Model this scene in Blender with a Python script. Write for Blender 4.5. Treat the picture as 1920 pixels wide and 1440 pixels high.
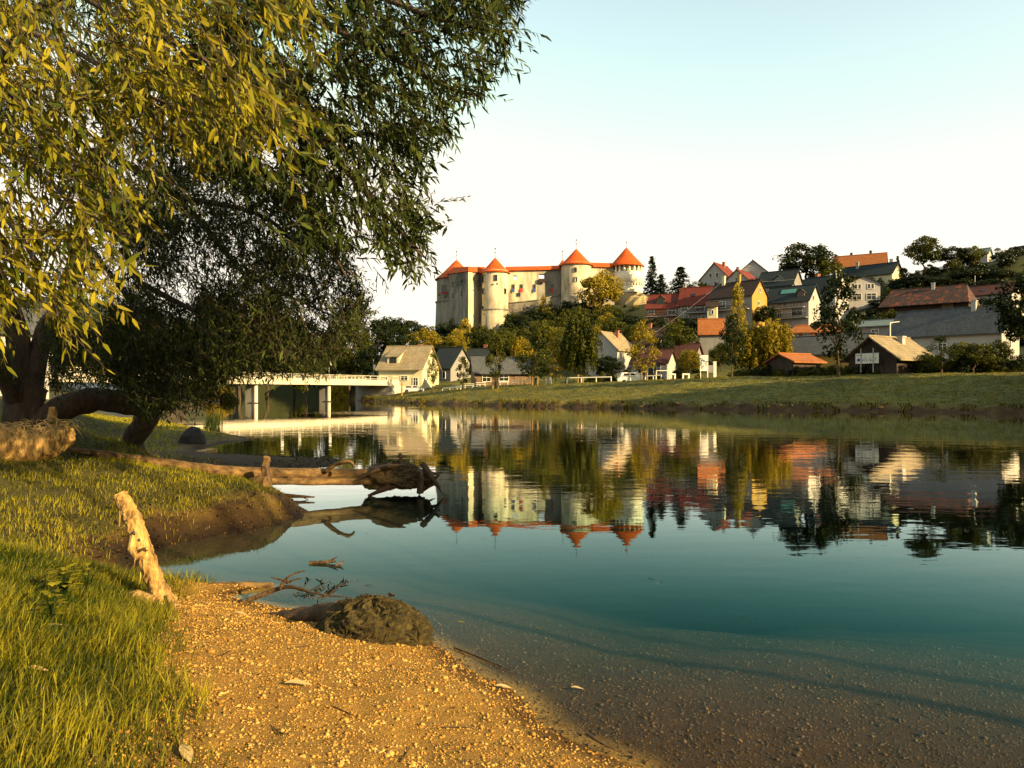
import bpy, math, random, time
_t0 = time.time()
import numpy as np
from mathutils import Vector, Matrix, Quaternion
from math import sin, cos, pi, radians as R

for o in list(bpy.data.objects): bpy.data.objects.remove(o)
SC = bpy.context.scene
COL = SC.collection
# ------------------------------------------------------------------ camera
F, CX, HY, EYE = 1440.0, 960.0, 733.0, 2.0
cam = bpy.data.cameras.new("camera"); camo = bpy.data.objects.new("camera", cam); COL.objects.link(camo)
camo.location = (0, 0, EYE); camo.rotation_euler = (pi/2, 0, 0)
cam.sensor_width = 36.0; cam.lens = 36.0*F/1920.0; cam.shift_y = (HY-720.0)/1920.0
cam.clip_start = 0.05; cam.clip_end = 6000
SC.camera = camo
# ------------------------------------------------------------------ sky, sun, exposure
SUN_AZ, SUN_EL = 124.0, 19.0          # azimuth clockwise from +Y
wd = bpy.data.worlds.new("World"); SC.world = wd; wd.use_nodes = True
nt = wd.node_tree; bg = nt.nodes["Background"]
sky = nt.nodes.new("ShaderNodeTexSky"); sky.sky_type = 'NISHITA'; sky.sun_disc = False
sky.sun_elevation = R(SUN_EL); sky.sun_rotation = R(SUN_AZ); sky.dust_density = 1.0
tint = nt.nodes.new("ShaderNodeMix"); tint.data_type = 'RGBA'; tint.blend_type = 'MULTIPLY'; tint.inputs[0].default_value = 1.0
cap = nt.nodes.new("ShaderNodeMix"); cap.data_type = 'RGBA'; cap.blend_type = 'DARKEN'; cap.inputs[0].default_value = 1.0
nt.links.new(sky.outputs[0], cap.inputs[6]); cap.inputs[7].default_value = (2.15, 2.35, 2.95, 1)   # the glow round the sun is no brighter than the sky in view
nt.links.new(cap.outputs[2], tint.inputs[6]); tint.inputs[7].default_value = (1.62, 1.36, 0.90, 1)
nt.links.new(tint.outputs[2], bg.inputs[0]); bg.inputs[1].default_value = 0.13
sl = bpy.data.lights.new("sun", 'SUN'); sl.energy = 5.0; sl.angle = R(0.55); sl.color = (1.0, 0.74, 0.35)
so = bpy.data.objects.new("sun", sl); COL.objects.link(so)
SUN = Vector((sin(R(SUN_AZ))*cos(R(SUN_EL)), cos(R(SUN_AZ))*cos(R(SUN_EL)), sin(R(SUN_EL))))
so.rotation_euler = (-SUN).to_track_quat('-Z', 'Y').to_euler(); so.location = (60, -60, 60)
SC.view_settings.view_transform = 'Standard'; SC.view_settings.look = 'None'
SC.view_settings.gamma = 1.0; SC.view_settings.exposure = 1.48; SC.view_settings.use_curve_mapping = False
SC.render.engine = 'CYCLES'
cy = SC.cycles
cy.max_bounces = 6; cy.diffuse_bounces = 2; cy.glossy_bounces = 3; cy.transmission_bounces = 4; cy.transparent_max_bounces = 12
cy.volume_bounces = 0; cy.caustics_reflective = False; cy.caustics_refractive = False
cy.use_denoising = True; cy.use_adaptive_sampling = True; cy.adaptive_threshold = 0.02; cy.sample_clamp_indirect = 6.0
try: cy.denoiser = 'OPENIMAGEDENOISE'
except Exception: pass

rng = np.random.default_rng(7)
rnd = random.Random(11)
def at(px, py, Y): return Vector(((px-CX)/F*Y, Y, EYE+(HY-py)/F*Y))
def mpp(Y): return Y/F
def gx(px, Y): return (px-CX)/F*Y
def wat(px, py, z=0.0):
    Y = (EYE-z)*F/(py-HY); return ((px-CX)/F*Y, Y)
# ------------------------------------------------------------------ object helpers
def link(o, parent=None):
    COL.objects.link(o)
    if parent is not None: o.parent = parent
    return o
def tag(o, label=None, cat=None, group=None, kind=None):
    if label: o["label"] = label
    if cat: o["category"] = cat
    if group: o["group"] = group
    if kind: o["kind"] = kind
    return o
def empty(name, loc, rz=0.0):
    o = bpy.data.objects.new(name, None); o.empty_display_size = 0.3
    o.location = loc; o.rotation_euler = (0, 0, rz); return link(o)
def fast_mesh(name, V, T, attrs=None, smooth=False):
    """triangles or quads from arrays"""
    V = np.asarray(V, np.float32); T = np.asarray(T, np.int32)
    k = T.shape[1]; m = bpy.data.meshes.new(name)
    m.vertices.add(len(V)); m.vertices.foreach_set("co", V.ravel())
    m.loops.add(T.size); m.loops.foreach_set("vertex_index", T.ravel())
    m.polygons.add(len(T)); m.polygons.foreach_set("loop_start", np.arange(0, T.size, k, dtype=np.int32))
    if smooth: m.polygons.foreach_set("use_smooth", np.ones(len(T), bool))
    m.update(calc_edges=True); m.validate()
    for kk, a in (attrs or {}).items():
        at_ = m.attributes.new(kk, 'FLOAT', 'POINT'); at_.data.foreach_set("value", np.asarray(a, np.float32))
    return m
class MB:
    """collects shapes for one mesh object"""
    def __init__(s): s.v = []; s.f = []
    def add(s, vs, fs):
        b = len(s.v); s.v += [tuple(v) for v in vs]; s.f += [tuple(i+b for i in f) for f in fs]; return s
    def box(s, x0, x1, y0, y1, z0, z1):
        return s.add([(x0,y0,z0),(x1,y0,z0),(x1,y1,z0),(x0,y1,z0),(x0,y0,z1),(x1,y0,z1),(x1,y1,z1),(x0,y1,z1)],
                     [(0,3,2,1),(4,5,6,7),(0,1,5,4),(1,2,6,5),(2,3,7,6),(3,0,4,7)])
    def bar(s, a, b, w, h=None):
        a = Vector(a); b = Vector(b); h = h or w; d = (b-a).normalized()
        up = Vector((0,0,1)) if abs(d.z) < .9 else Vector((0,1,0))
        r = d.cross(up).normalized()*w/2; u = r.cross(d).normalized()*h/2
        return s.add([a-r-u,a+r-u,a+r+u,a-r+u,b-r-u,b+r-u,b+r+u,b-r+u],
                     [(0,3,2,1),(4,5,6,7),(0,1,5,4),(1,2,6,5),(2,3,7,6),(3,0,4,7)])
    def lathe(s, prof, n=24, c=(0,0), a0=0.0, a1=2*pi):
        full = abs(a1-a0-2*pi) < 1e-6; m = n if full else n+1; b = []
        for r, z in prof:
            for i in range(m):
                a = a0+(a1-a0)*i/n; b.append((c[0]+r*cos(a), c[1]+r*sin(a), z))
        f = []
        for j in range(len(prof)-1):
            for i in range(n):
                k = (i+1) % m; f.append((j*m+i, j*m+k, (j+1)*m+k, (j+1)*m+i))
        return s.add(b, f)
    def tube(s, pts, rad, n=8, rough=0.0, seed=0, cap=True, twist=0.0):
        V, Fc = tube_arr(pts, rad, n, rough, seed, twist)
        k = len(s.v); s.add(V, Fc)
        if cap:
            m = len(pts)
            s.f.append(tuple(k+i for i in range(n))[::-1]); s.f.append(tuple(k+(m-1)*n+i for i in range(n)))
        return s
    def build(s, name, mat, parent=None, smooth=False, loc=None):
        m = bpy.data.meshes.new(name); m.from_pydata(s.v, [], s.f); m.update()
        if smooth:
            m.polygons.foreach_set("use_smooth", np.ones(len(m.polygons), bool))
        m.materials.append(mat); o = bpy.data.objects.new(name, m)
        if loc is not None: o.location = loc
        return link(o, parent)
def tube_arr(pts, rad, n=8, rough=0.0, seed=0, twist=0.0):
    P = [Vector(p) for p in pts]; m = len(P)
    r_ = np.random.default_rng(seed); ph = r_.uniform(0, 6.28, 6)
    V = []; t0 = (P[1]-P[0]).normalized(); up = Vector((0,0,1)) if abs(t0.z) < .9 else Vector((1,0,0))
    u = t0.cross(up).normalized()
    for i in range(m):
        t = (P[min(i+1, m-1)]-P[max(i-1, 0)]).normalized()
        u = (u-t*u.dot(t)).normalized(); w = t.cross(u)
        for j in range(n):
            a = 2*pi*j/n
            k = 1.0
            if rough: k += rough*(0.5*sin(3*a+ph[0]+twist*i)+0.35*sin(5*a+ph[1]-.35*i)+0.5*sin(1.1*i+ph[2]+2*a)+r_.normal()*0.45)
            V.append(P[i]+(u*cos(a)+w*sin(a))*rad[i]*k)
    Fc = [(i*n+j, i*n+(j+1) % n, (i+1)*n+(j+1) % n, (i+1)*n+j) for i in range(m-1) for j in range(n)]
    return V, Fc
def spline(pts, k):
    """catmull-rom resample with k points per span; works on vectors of any size"""
    P = [np.array(p, float) for p in pts]; out = []
    for i in range(len(P)-1):
        a = P[max(i-1,0)]; b = P[i]; c = P[i+1]; d = P[min(i+2,len(P)-1)]
        for j in range(k):
            t = j/k
            out.append(.5*((2*b)+(c-a)*t+(2*a-5*b+4*c-d)*t*t+(3*b-a-3*c+d)*t**3))
    out.append(P[-1]); return out
# ------------------------------------------------------------------ noise
def _h(ix, iy, s):
    n = (ix.astype(np.int64)*374761393+iy.astype(np.int64)*668265263+s*1442695041) & 0x7fffffff
    n = (n ^ (n >> 13))*1274126177 & 0x7fffffff
    return ((n ^ (n >> 16)) & 0xffff)/65535.0
def vnoise(x, y, s=0):
    x = np.asarray(x, float); y = np.asarray(y, float)
    ix = np.floor(x); iy = np.floor(y); fx = x-ix; fy = y-iy
    fx = fx*fx*(3-2*fx); fy = fy*fy*(3-2*fy)
    a = _h(ix,iy,s); b = _h(ix+1,iy,s); c = _h(ix,iy+1,s); d = _h(ix+1,iy+1,s)
    return (a*(1-fx)+b*fx)*(1-fy)+(c*(1-fx)+d*fx)*fy
def fbm(x, y, s=0, o=3):
    t = 0; a = 1.0; n = 0
    for i in range(o):
        t = t+a*vnoise(x*2**i, y*2**i, s+i*17); n += a; a *= .5
    return t/n
def sstep(a, b, x):
    t = np.clip((x-a)/(b-a), 0, 1); return t*t*(3-2*t)
# ------------------------------------------------------------------ materials
def newmat(name):
    m = bpy.data.materials.new(name); m.use_nodes = True
    return m, m.node_tree, m.node_tree.nodes["Principled BSDF"]
def N(nt, t, **kw):
    n = nt.nodes.new(t)
    for k, v in kw.items(): setattr(n, k, v)
    return n
def ramp(nt, fac, stops):
    r = N(nt, "ShaderNodeValToRGB"); el = r.color_ramp.elements
    while len(el) < len(stops): el.new(0.5)
    for e, (p, c) in zip(el, stops): e.position = p; e.color = (*c, 1) if len(c) == 3 else c
    nt.links.new(fac, r.inputs[0]); return r.outputs[0]
def mixc(nt, fac, a, b, mode='MIX'):
    m = N(nt, "ShaderNodeMix", data_type='RGBA', blend_type=mode)
    for s, v in ((0, fac), (6, a), (7, b)):
        if isinstance(v, (int, float)): m.inputs[s].default_value = v
        elif isinstance(v, tuple): m.inputs[s].default_value = (*v, 1) if len(v) == 3 else v
        else: nt.links.new(v, m.inputs[s])
    return m.outputs[2]
def pos(nt, scale=(1,1,1), obj=False):
    if obj: src = N(nt, "ShaderNodeTexCoord").outputs["Object"]
    else: src = N(nt, "ShaderNodeNewGeometry").outputs["Position"]
    mp = N(nt, "ShaderNodeMapping"); mp.inputs["Scale"].default_value = scale
    nt.links.new(src, mp.inputs[0]); return mp.outputs[0]
def noise(nt, vec, scale, detail=4, rough=.55):
    n = N(nt, "ShaderNodeTexNoise"); n.inputs["Scale"].default_value = scale
    n.inputs["Detail"].default_value = detail; n.inputs["Roughness"].default_value = rough
    nt.links.new(vec, n.inputs["Vector"]); return n.outputs["Fac"]
def bump(nt, h, strength, dist, bsdf):
    b = N(nt, "ShaderNodeBump"); b.inputs["Strength"].default_value = strength; b.inputs["Distance"].default_value = dist
    nt.links.new(h, b.inputs["Height"]); nt.links.new(b.outputs[0], bsdf.inputs["Normal"]); return b
def mottled(name, stops, scale=1.0, stretch=(1,1,1), rough=.85, bmp=0.0, bdist=.02, detail=5, obj=False, spec=.3):
    m, nt, b = newmat(name); v = pos(nt, stretch, obj); f = noise(nt, v, scale, detail, .62)
    nt.links.new(ramp(nt, f, stops), b.inputs["Base Color"]); b.inputs["Roughness"].default_value = rough
    b.inputs["Specular IOR Level"].default_value = spec
    if bmp: bump(nt, noise(nt, v, scale*3, 4), bmp, bdist, b)
    return m
def plain(name, c, rough=.7, metal=0.0, spec=.4):
    m, nt, b = newmat(name); v = pos(nt); f = noise(nt, v, 3.0, 3)
    nt.links.new(ramp(nt, f, [(.3, tuple(x*.82 for x in c)), (.7, tuple(min(1, x*1.1) for x in c))]), b.inputs["Base Color"])
    b.inputs["Roughness"].default_value = rough; b.inputs["Metallic"].default_value = metal; b.inputs["Specular IOR Level"].default_value = spec
    return m
def plaster(name, c, dirt=(.18,.15,.11), amount=.5, sc=.6, rubble=0.0):
    """wall render with vertical weather streaks and blotches"""
    m, nt, b = newmat(name); v = pos(nt, (1,1,.28)); w = pos(nt)
    f1 = noise(nt, v, sc, 6, .7); f2 = noise(nt, w, sc*4, 5, .7)
    k = ramp(nt, f1, [(.42, (0,0,0)), (.72, (amount,)*3)])
    c1 = mixc(nt, k, c, dirt)
    c2 = mixc(nt, ramp(nt, f2, [(.4, (0,0,0)), (.75, (amount*.55,)*3)]), c1, tuple(x*.55 for x in c))
    if rubble:   # bare rubble showing where the render has fallen off
        f3 = noise(nt, w, .09, 4, .6); vo = N(nt, "ShaderNodeTexVoronoi"); vo.inputs["Scale"].default_value = 1.5; nt.links.new(w, vo.inputs["Vector"]); f4 = noise(nt, w, 1.4, 6, .8)
        st = mixc(nt, ramp(nt, vo.outputs["Distance"], [(.2,(0,0,0)),(.65,(1,1,1))]), ramp(nt, f4, [(.3, tuple(x*.28 for x in c)), (.7, tuple(x*.95 for x in c))]), tuple(x*.22 for x in c))
        c2 = mixc(nt, ramp(nt, f3, [(.50,(0,0,0)),(.60,(rubble,)*3)]), c2, st)
    nt.links.new(c2, b.inputs["Base Color"]); b.inputs["Roughness"].default_value = .92; b.inputs["Specular IOR Level"].default_value = .2
    bump(nt, f2, .5, .05, b); return m
def tiles(name, c1, c2, row=.32, dirt=.45, patch=None):
    """tiled roof: rows across the slope, darker weathered patches"""
    m, nt, b = newmat(name); w = pos(nt, obj=True)
    br = N(nt, "ShaderNodeTexBrick"); br.inputs["Scale"].default_value = 1.0
    br.inputs["Brick Width"].default_value = row*.8; br.inputs["Row Height"].default_value = row; br.inputs["Mortar Size"].default_value = .03
    br.inputs["Color1"].default_value = (*c1,1); br.inputs["Color2"].default_value = (*c2,1); br.inputs["Mortar"].default_value = (*[x*.72 for x in c2],1)
    sep = N(nt, "ShaderNodeSeparateXYZ"); nt.links.new(w, sep.inputs[0]); cmb = N(nt, "ShaderNodeCombineXYZ")
    nt.links.new(sep.outputs[0], cmb.inputs[0]); nt.links.new(sep.outputs[2], cmb.inputs[1]); nt.links.new(cmb.outputs[0], br.inputs["Vector"])
    f = noise(nt, w, .55, 5, .7)
    c = mixc(nt, ramp(nt, f, [(.42, (0,0,0)), (.68, (dirt,)*3)]), br.outputs["Color"], tuple(x*.35 for x in c2))
    if patch:
        g = noise(nt, w, .8, 4, .7); c = mixc(nt, ramp(nt, g, [(.52, (0,0,0)), (.6, (.9,)*3)]), c, patch)
    nt.links.new(c, b.inputs["Base Color"]); b.inputs["Roughness"].default_value = .85; b.inputs["Specular IOR Level"].default_value = .25
    bump(nt, br.outputs["Fac"], -.6, .03, b); return m
def foliage(name, dark, light, transl=.35, gloss=.12):
    m = bpy.data.materials.new(name); m.use_nodes = True; nt = m.node_tree; nt.nodes.clear()
    out = N(nt, "ShaderNodeOutputMaterial"); a = N(nt, "ShaderNodeAttribute", attribute_name="tint")
    oi = N(nt, "ShaderNodeObjectInfo")
    ad = N(nt, "ShaderNodeMath", operation='ADD'); nt.links.new(a.outputs["Fac"], ad.inputs[0])
    ml = N(nt, "ShaderNodeMath", operation='MULTIPLY_ADD'); nt.links.new(oi.outputs["Random"], ml.inputs[0]); ml.inputs[1].default_value = .4; ml.inputs[2].default_value = -.2
    nt.links.new(ml.outputs[0], ad.inputs[1])
    c = ramp(nt, ad.outputs[0], [(.1, dark), (.85, light), (1.0, tuple(min(1, x*1.25) for x in light))])
    d = N(nt, "ShaderNodeBsdfDiffuse"); t = N(nt, "ShaderNodeBsdfTranslucent"); g = N(nt, "ShaderNodeBsdfGlossy"); g.inputs["Roughness"].default_value = .45
    nt.links.new(c, d.inputs[0]); nt.links.new(mixc(nt, 1.0, c, (1.0, 1.0, .55), 'MULTIPLY'), t.inputs[0]); g.inputs[0].default_value = (.8,.8,.8,1)
    m1 = N(nt, "ShaderNodeMixShader"); m1.inputs[0].default_value = transl; nt.links.new(d.outputs[0], m1.inputs[1]); nt.links.new(t.outputs[0], m1.inputs[2])
    lw = N(nt, "ShaderNodeFresnel"); lw.inputs[0].default_value = 1.35
    mm = N(nt, "ShaderNodeMath", operation='MULTIPLY'); nt.links.new(lw.outputs[0], mm.inputs[0]); mm.inputs[1].default_value = gloss*4
    m2 = N(nt, "ShaderNodeMixShader"); nt.links.new(mm.outputs[0], m2.inputs[0]); nt.links.new(m1.outputs[0], m2.inputs[1]); nt.links.new(g.outputs[0], m2.inputs[2])
    nt.links.new(m2.outputs[0], out.inputs[0]); return m

M = {}
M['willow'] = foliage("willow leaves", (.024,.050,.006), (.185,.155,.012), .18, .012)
M['willow_green_shade'] = foliage("shaded green willow leaves", (.006,.013,.004), (.046,.060,.014), .16, .010)  # darker than the golden leaves; part of the crown's shade sits in this colour
M['leaf'] = foliage("broad leaves", (.012,.020,.003), (.090,.090,.009), .3, .015)
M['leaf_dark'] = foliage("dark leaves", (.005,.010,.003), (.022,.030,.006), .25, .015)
M['leaf_yellow'] = foliage("yellow green leaves", (.085,.078,.006), (.30,.215,.016), .35, .015)
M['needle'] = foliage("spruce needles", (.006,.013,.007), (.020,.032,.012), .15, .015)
M['grass'] = foliage("grass blades", (.018,.036,.002), (.33,.275,.022), .3, .015)
M['reed'] = foliage("reed blades", (.012,.024,.006), (.04,.055,.012), .3, .015)
M['bark'] = mottled("bark", [(.3,(.035,.024,.016)),(.6,(.085,.055,.035)),(.8,(.14,.10,.065))], 9, (1,1,.35), .95, .9, .03)
M['drift'] = mottled("driftwood", [(.32,(.05,.025,.008)),(.47,(.26,.15,.045)),(.72,(.52,.345,.115))], 16, (1,1,.22), .9, 1.0, .02)
M['logwood'] = mottled("log wood", [(.30,(.022,.011,.004)),(.48,(.11,.062,.022)),(.78,(.27,.165,.06))], 11, (.35,1,1), .85, .8, .015)
M['wetwood'] = mottled("wet wood", [(.25,(.018,.010,.005)),(.55,(.07,.038,.016)),(.8,(.17,.10,.045))], 12, (1,1,1), .6, .9, .02)
M['root'] = mottled("root mass", [(.25,(.022,.014,.006)),(.55,(.075,.05,.018)),(.8,(.17,.12,.05))], 18, (1,1,1), .9, 1.0, .02)
M['moss'] = mottled("mossy clod", [(.3,(.008,.006,.001)),(.55,(.042,.030,.007)),(.8,(.12,.082,.02))], 26, (1,1,1), .95, 1.0, .012)
M['rock'] = mottled("dark rock", [(.3,(.008,.007,.006)),(.7,(.03,.025,.02))], 6, (1,1,1), .8, .8, .03)
M['stone'] = mottled("pebble", [(.3,(.17,.078,.012)),(.5,(.36,.19,.035)),(.74,(.58,.37,.11))], 9, (1,1,1), .8)
M['white'] = plain("white paint", (.66,.62,.53), .6)
M['palepaint'] = plaster("weathered pale paint", (.46,.42,.33), (.24,.21,.15), .6, .8)
M['conc'] = plaster("concrete", (.44,.41,.35), (.17,.15,.12), .5, .5)
M['greywall'] = plaster("grey render", (.22,.21,.20), (.09,.085,.08), .55)
M['cream'] = plaster("cream render", (.52,.47,.30), (.33,.28,.16), .35)
M['whitewall'] = plaster("white render", (.34,.32,.30), (.17,.155,.135), .45)
M['ochre'] = plaster("ochre render", (.33,.20,.05), (.20,.115,.03), .35)
M['brick'] = mottled("brick", [(.3,(.20,.075,.04)),(.7,(.34,.14,.075))], 2.5, (1,1,1), .9)
M['castle'] = plaster("castle plaster", (.60,.52,.36), (.12,.09,.06), .92, .34, .75)
M['castle_dark'] = plaster("castle bare and shaded stone", (.26,.235,.185), (.06,.052,.04), .92, .35, .9)
M['castle_white'] = plaster("castle limewash", (.70,.64,.50), (.42,.36,.23), .4, .2)
M['cliff'] = plaster("castle rock", (.40,.30,.15), (.15,.11,.06), .7, .3)
M['cone'] = tiles("castle roof tiles", (.54,.088,.008), (.44,.066,.006), .5, .25)
M['red'] = tiles("red roof tiles", (.17,.030,.018), (.125,.024,.016), .34, .35)
M['orange'] = tiles("orange roof tiles", (.33,.115,.03), (.25,.08,.022), .34, .3)
M['maroon'] = tiles("maroon roof tiles", (.085,.028,.022), (.06,.02,.017), .34, .4)
M['brownroof'] = tiles("brown roof tiles", (.05,.027,.021), (.032,.02,.017), .34, .4)
M['greyroof'] = tiles("grey roof tiles", (.095,.097,.098), (.062,.065,.068), .4, .4)
M['tanroof'] = tiles("tan roof tiles", (.30,.235,.14), (.22,.17,.10), .35, .45)
M['slate'] = tiles("dark slate", (.024,.033,.034), (.016,.023,.025), .35, .3)
M['patchroof'] = tiles("patched old roof tiles", (.06,.034,.028), (.04,.025,.022), .34, .4, (.17,.045,.018))
M['wood'] = mottled("weathered boards", [(.3,(.07,.045,.028)),(.7,(.20,.135,.08))], 3, (1,1,.15), .9)
M['darkwood'] = mottled("dark boards", [(.3,(.018,.013,.010)),(.7,(.06,.04,.028))], 3, (1,1,.2), .9)
m_, nt_, b_ = newmat("window glass"); b_.inputs["Base Color"].default_value = (.012,.014,.016,1); b_.inputs["Roughness"].default_value = .25; M['glass'] = m_
M['blue'] = plain("blue cloth", (.03,.06,.22), .9); M['redcloth'] = plain("red cloth", (.55,.03,.03), .9)
M['metal'] = plain("grey metal", (.30,.30,.29), .45, .6); M['green'] = plain("green sheet", (.06,.20,.17), .4)
M['flower'] = plain("red flowers", (.42,.03,.02), .9); M['black'] = plain("dark paint", (.02,.02,.022), .5)
M['bone'] = plain("bleached leaf", (.40,.27,.11), .85)
M['tealsheet'] = plain("grey green roofing felt", (.10,.13,.125), .7)
M['carpaint'] = plain("car paint", (.42,.42,.43), .3); M['tyre'] = plain("tyre", (.02,.02,.02), .9)
# ------------------------------------------------------------------ terrain
NEAR0 = [(160,-80),(60,-25),(34,6),(18,9),(10.5,4.2),(6.2,1.7),(3.4,1.6),(1.6,2.6),(.62,4.07),(.19,4.67),(-.31,5.57),(-.79,6.3),(-1.15,6.75),(-1.8,7.0),(-2.35,7.2),
        (-2.75,7.5),(-2.5,7.85),(-3.1,7.98),(-3.64,8.07),(-4.2,8.7),(-4.55,9.5),(-4.0,10.6),(-3.5,11.4),(-3.35,12.4),(-4.1,14.2),(-5.4,16.1),(-6.9,17.6),
        (-6.3,18.9),(-4.7,20.7),(-4.9,22.2),(-6.6,23.4),(-9.2,24.4),(-10.6,26),(-10.9,29.7),(-10.7,31.6),(-12.7,35),(-16,40),(-20.3,46.5),(-29,68),
        (-46.7,118),(-70,192),(-95,270),(-150,420)]
FAR = [(-100,420),(-58,270),(-40,195),(-29.5,152),(-27,144),(-17.4,125),(-8.5,111),(2.75,99),(14.5,87),(25,82),(33.7,76),(39.5,72),(44.7,67),(49,56),(58,40),(85,10),(220,-60)]
def spline2(P, k):
    P = [np.array(p, float) for p in P]; out = []
    for i in range(len(P)-1):
        a = P[max(i-1,0)]; b = P[i]; c = P[i+1]; d = P[min(i+2,len(P)-1)]; q = k if 2 < b[1] < 40 and np.linalg.norm(c-b) < 6 else 1
        for j in range(q):
            t = j/q; p = b if q == 1 else .5*((2*b)+(c-a)*t+(2*a-5*b+4*c-d)*t*t+(3*b-a-3*c+d)*t**3)
            w = .05*min(1, np.linalg.norm(c-b)) if q > 1 else 0
            out.append((p[0]+w*math.sin(9.1*p[1]+4*p[0]), p[1]+w*math.sin(7.7*p[0]+2)))
    return out+[tuple(P[-1])]
NEAR = spline2(NEAR0, 4)
POLY = np.array(NEAR+FAR)
def polydist(x, y, pts, closed=False):
    d2 = np.full(x.shape, 1e18); P = np.array(pts, float); n = len(P)
    for i in range(n if closed else n-1):
        a = P[i]; b = P[(i+1) % n]; ab = b-a
        t = np.clip(((x-a[0])*ab[0]+(y-a[1])*ab[1])/(ab@ab), 0, 1)
        d2 = np.minimum(d2, (x-a[0]-t*ab[0])**2+(y-a[1]-t*ab[1])**2)
    return np.sqrt(d2)
def inside(x, y, pts):
    c = np.zeros(x.shape, bool); n = len(pts)
    for i in range(n):
        x0, y0 = pts[i]; x1, y1 = pts[(i+1) % n]
        if y0 == y1: continue
        c ^= ((y0 > y) != (y1 > y)) & (x < (x1-x0)*(y-y0)/(y1-y0)+x0)
    return c
HC = [ # px : (Y, height above the valley floor)
 (-600, [(60,0),(120,4),(260,30),(500,60)]), (150, [(110,0),(170,5),(260,28),(500,60)]),
 (420, [(150,0),(210,6),(300,22),(500,40)]), (700, [(155,0),(200,3),(300,12),(500,20)]),
 (830, [(165,0),(195,4),(220,11),(240,15),(300,17)]), (950, [(165,0),(192,5),(215,13),(240,20),(300,22)]),
 (1100, [(158,0),(185,6),(212,16),(236,24),(300,25)]), (1220, [(150,0),(180,8),(205,18),(236,26),(300,27)]),
 (1350, [(140,0),(165,5),(190,14),(215,24),(260,29),(320,30)]), (1600, [(130,0),(160,5),(185,13.5),(205,20),(226,30),(255,34),(320,36)]),
 (1800, [(122,0),(150,5),(180,15),(200,21.5),(216,31.5),(240,35),(320,37)]), (1920, [(118,0),(150,6),(180,15),(197,20),(212,35),(240,39),(320,40)]),
 (2300, [(100,0),(150,14),(190,34),(240,45),(320,48)]), (4000, [(90,0),(150,12),(220,35),(320,48)])]
HCP = np.array([c[0] for c in HC], float)
def hill(x, y):
    px = np.clip(CX+F*x/np.maximum(y, 20), -600, 4000)
    Z = np.stack([np.interp(y, [p[0] for p in c[1]], [p[1] for p in c[1]]) for c in HC])
    i = np.clip(np.searchsorted(HCP, px)-1, 0, len(HCP)-2); t = (px-HCP[i])/(HCP[i+1]-HCP[i])
    idx = np.arange(len(x)); return Z[i, idx]*(1-t)+Z[i+1, idx]*t
def grass_edge(y): return np.interp(y, [-20,0,3.16,5.24,6.6,7.6], [-.2,-.9,-1.42,-2.35,-2.95,-3.3])
def terrain(x, y):
    x = np.asarray(x, float).ravel(); y = np.asarray(y, float).ravel()
    dn = polydist(x, y, NEAR); df = polydist(x, y, FAR); ins = inside(x, y, [tuple(p) for p in POLY])
    d = np.minimum(dn, df); far = df < dn
    # near bank
    sl = np.interp(y, [-10,3,7,9,12,16,19,25,35,60,130], [.15,.17,.19,.24,.22,.20,.08,.06,.12,.18,.12])
    zn = sl*d+.085*np.clip(d-3.2,0,4.5)**2*sstep(7,11,y)*sstep(45,25,y); zn = 3.4*(1-np.exp(-zn/3.4))
    zn = zn+np.interp(y, [7.5,9.5,12,15,18], [0,.16,.28,.18,.03])*sstep(0,.45,d)
    zn = zn+.55*sstep(13.5,15.5,y)*sstep(21,18,y)*sstep(.9,3.0,d)*sstep(-6.4,-7.6,x)
    ge = grass_edge(y)
    zn = zn+.27*sstep(-.1,1.5,ge-x)*sstep(8.2,6.8,y)*sstep(-6,1,y)
    zn = zn+(fbm(x*2.2,y*2.2,3)-.5)*.09*sstep(0,.4,d)*sstep(60,20,y)+(fbm(x*9,y*9,5)-.5)*(.028+.05*sstep(8,10,y)*sstep(19,16,y))*sstep(0,.15,d)*sstep(34,18,y)+(fbm(x*4,y*4,6)-.5)*.10*sstep(8,10,y)*sstep(19,16,y)*sstep(0,.3,d)*sstep(34,18,y)
    # far bank
    px = CX+F*x/np.maximum(y, 20)
    zt = np.interp(px, [700,1000,1400,1900], [3.0,3.1,3.95,4.1])
    d0 = d; d = np.maximum(0, d+(fbm(x*.45,y*.45,71)-.55)*2.2*sstep(40,60,y))
    zf = -.06+.75*sstep(0,1.1,d)+(zt-.75)*sstep(.6,20,d)+(fbm(x*.35,y*.35,9)-.5)*.35*sstep(1,6,d)
    d = d0; h = hill(x, y)
    zf = zf+h+(fbm(x*.08,y*.08,19)-.5)*3.0*sstep(3,10,h)
    zn = zn+np.where(y > 90, h, 0)
    land = np.where(far, zf, zn)
    bed = -np.where(y < 30, np.minimum(.10*d+.085*np.maximum(0,d-.8)**1.5, (.03*d+.034*np.maximum(0,y-4.5+(fbm(x*.8,y*.8,91)-.5)*.9)**2)), .15*d); bed = np.maximum(bed, -2.4)
    bed = bed+(fbm(x*4,y*4,31)-.5)*.03*sstep(0,.5,d)
    return np.where(ins, bed, land), d, far, ins
def ground(x, y): return float(terrain([x], [y])[0][0])
def lines(lo, hi, f0, f1, fine, growth, mx, gmx):
    up = [f1]; s = fine
    while up[-1] < hi:
        s = min(s*growth, mx) if up[-1] < gmx else s*1.12
        up.append(up[-1]+s)
    dn = [f0]; s = fine
    while dn[-1] > lo:
        s = min(s*growth, mx) if dn[-1] > -gmx else s*1.12
        dn.append(dn[-1]-s)
    return np.array(dn[::-1][:-1]+list(np.arange(f0, f1, fine))+up)
xs = lines(-1800, 1800, -5.2, 2.2, .042, 1.045, 1.6, 130)
ys = lines(-400, 3000, 2.4, 9.0, .042, 1.04, 1.5, 285)
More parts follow.
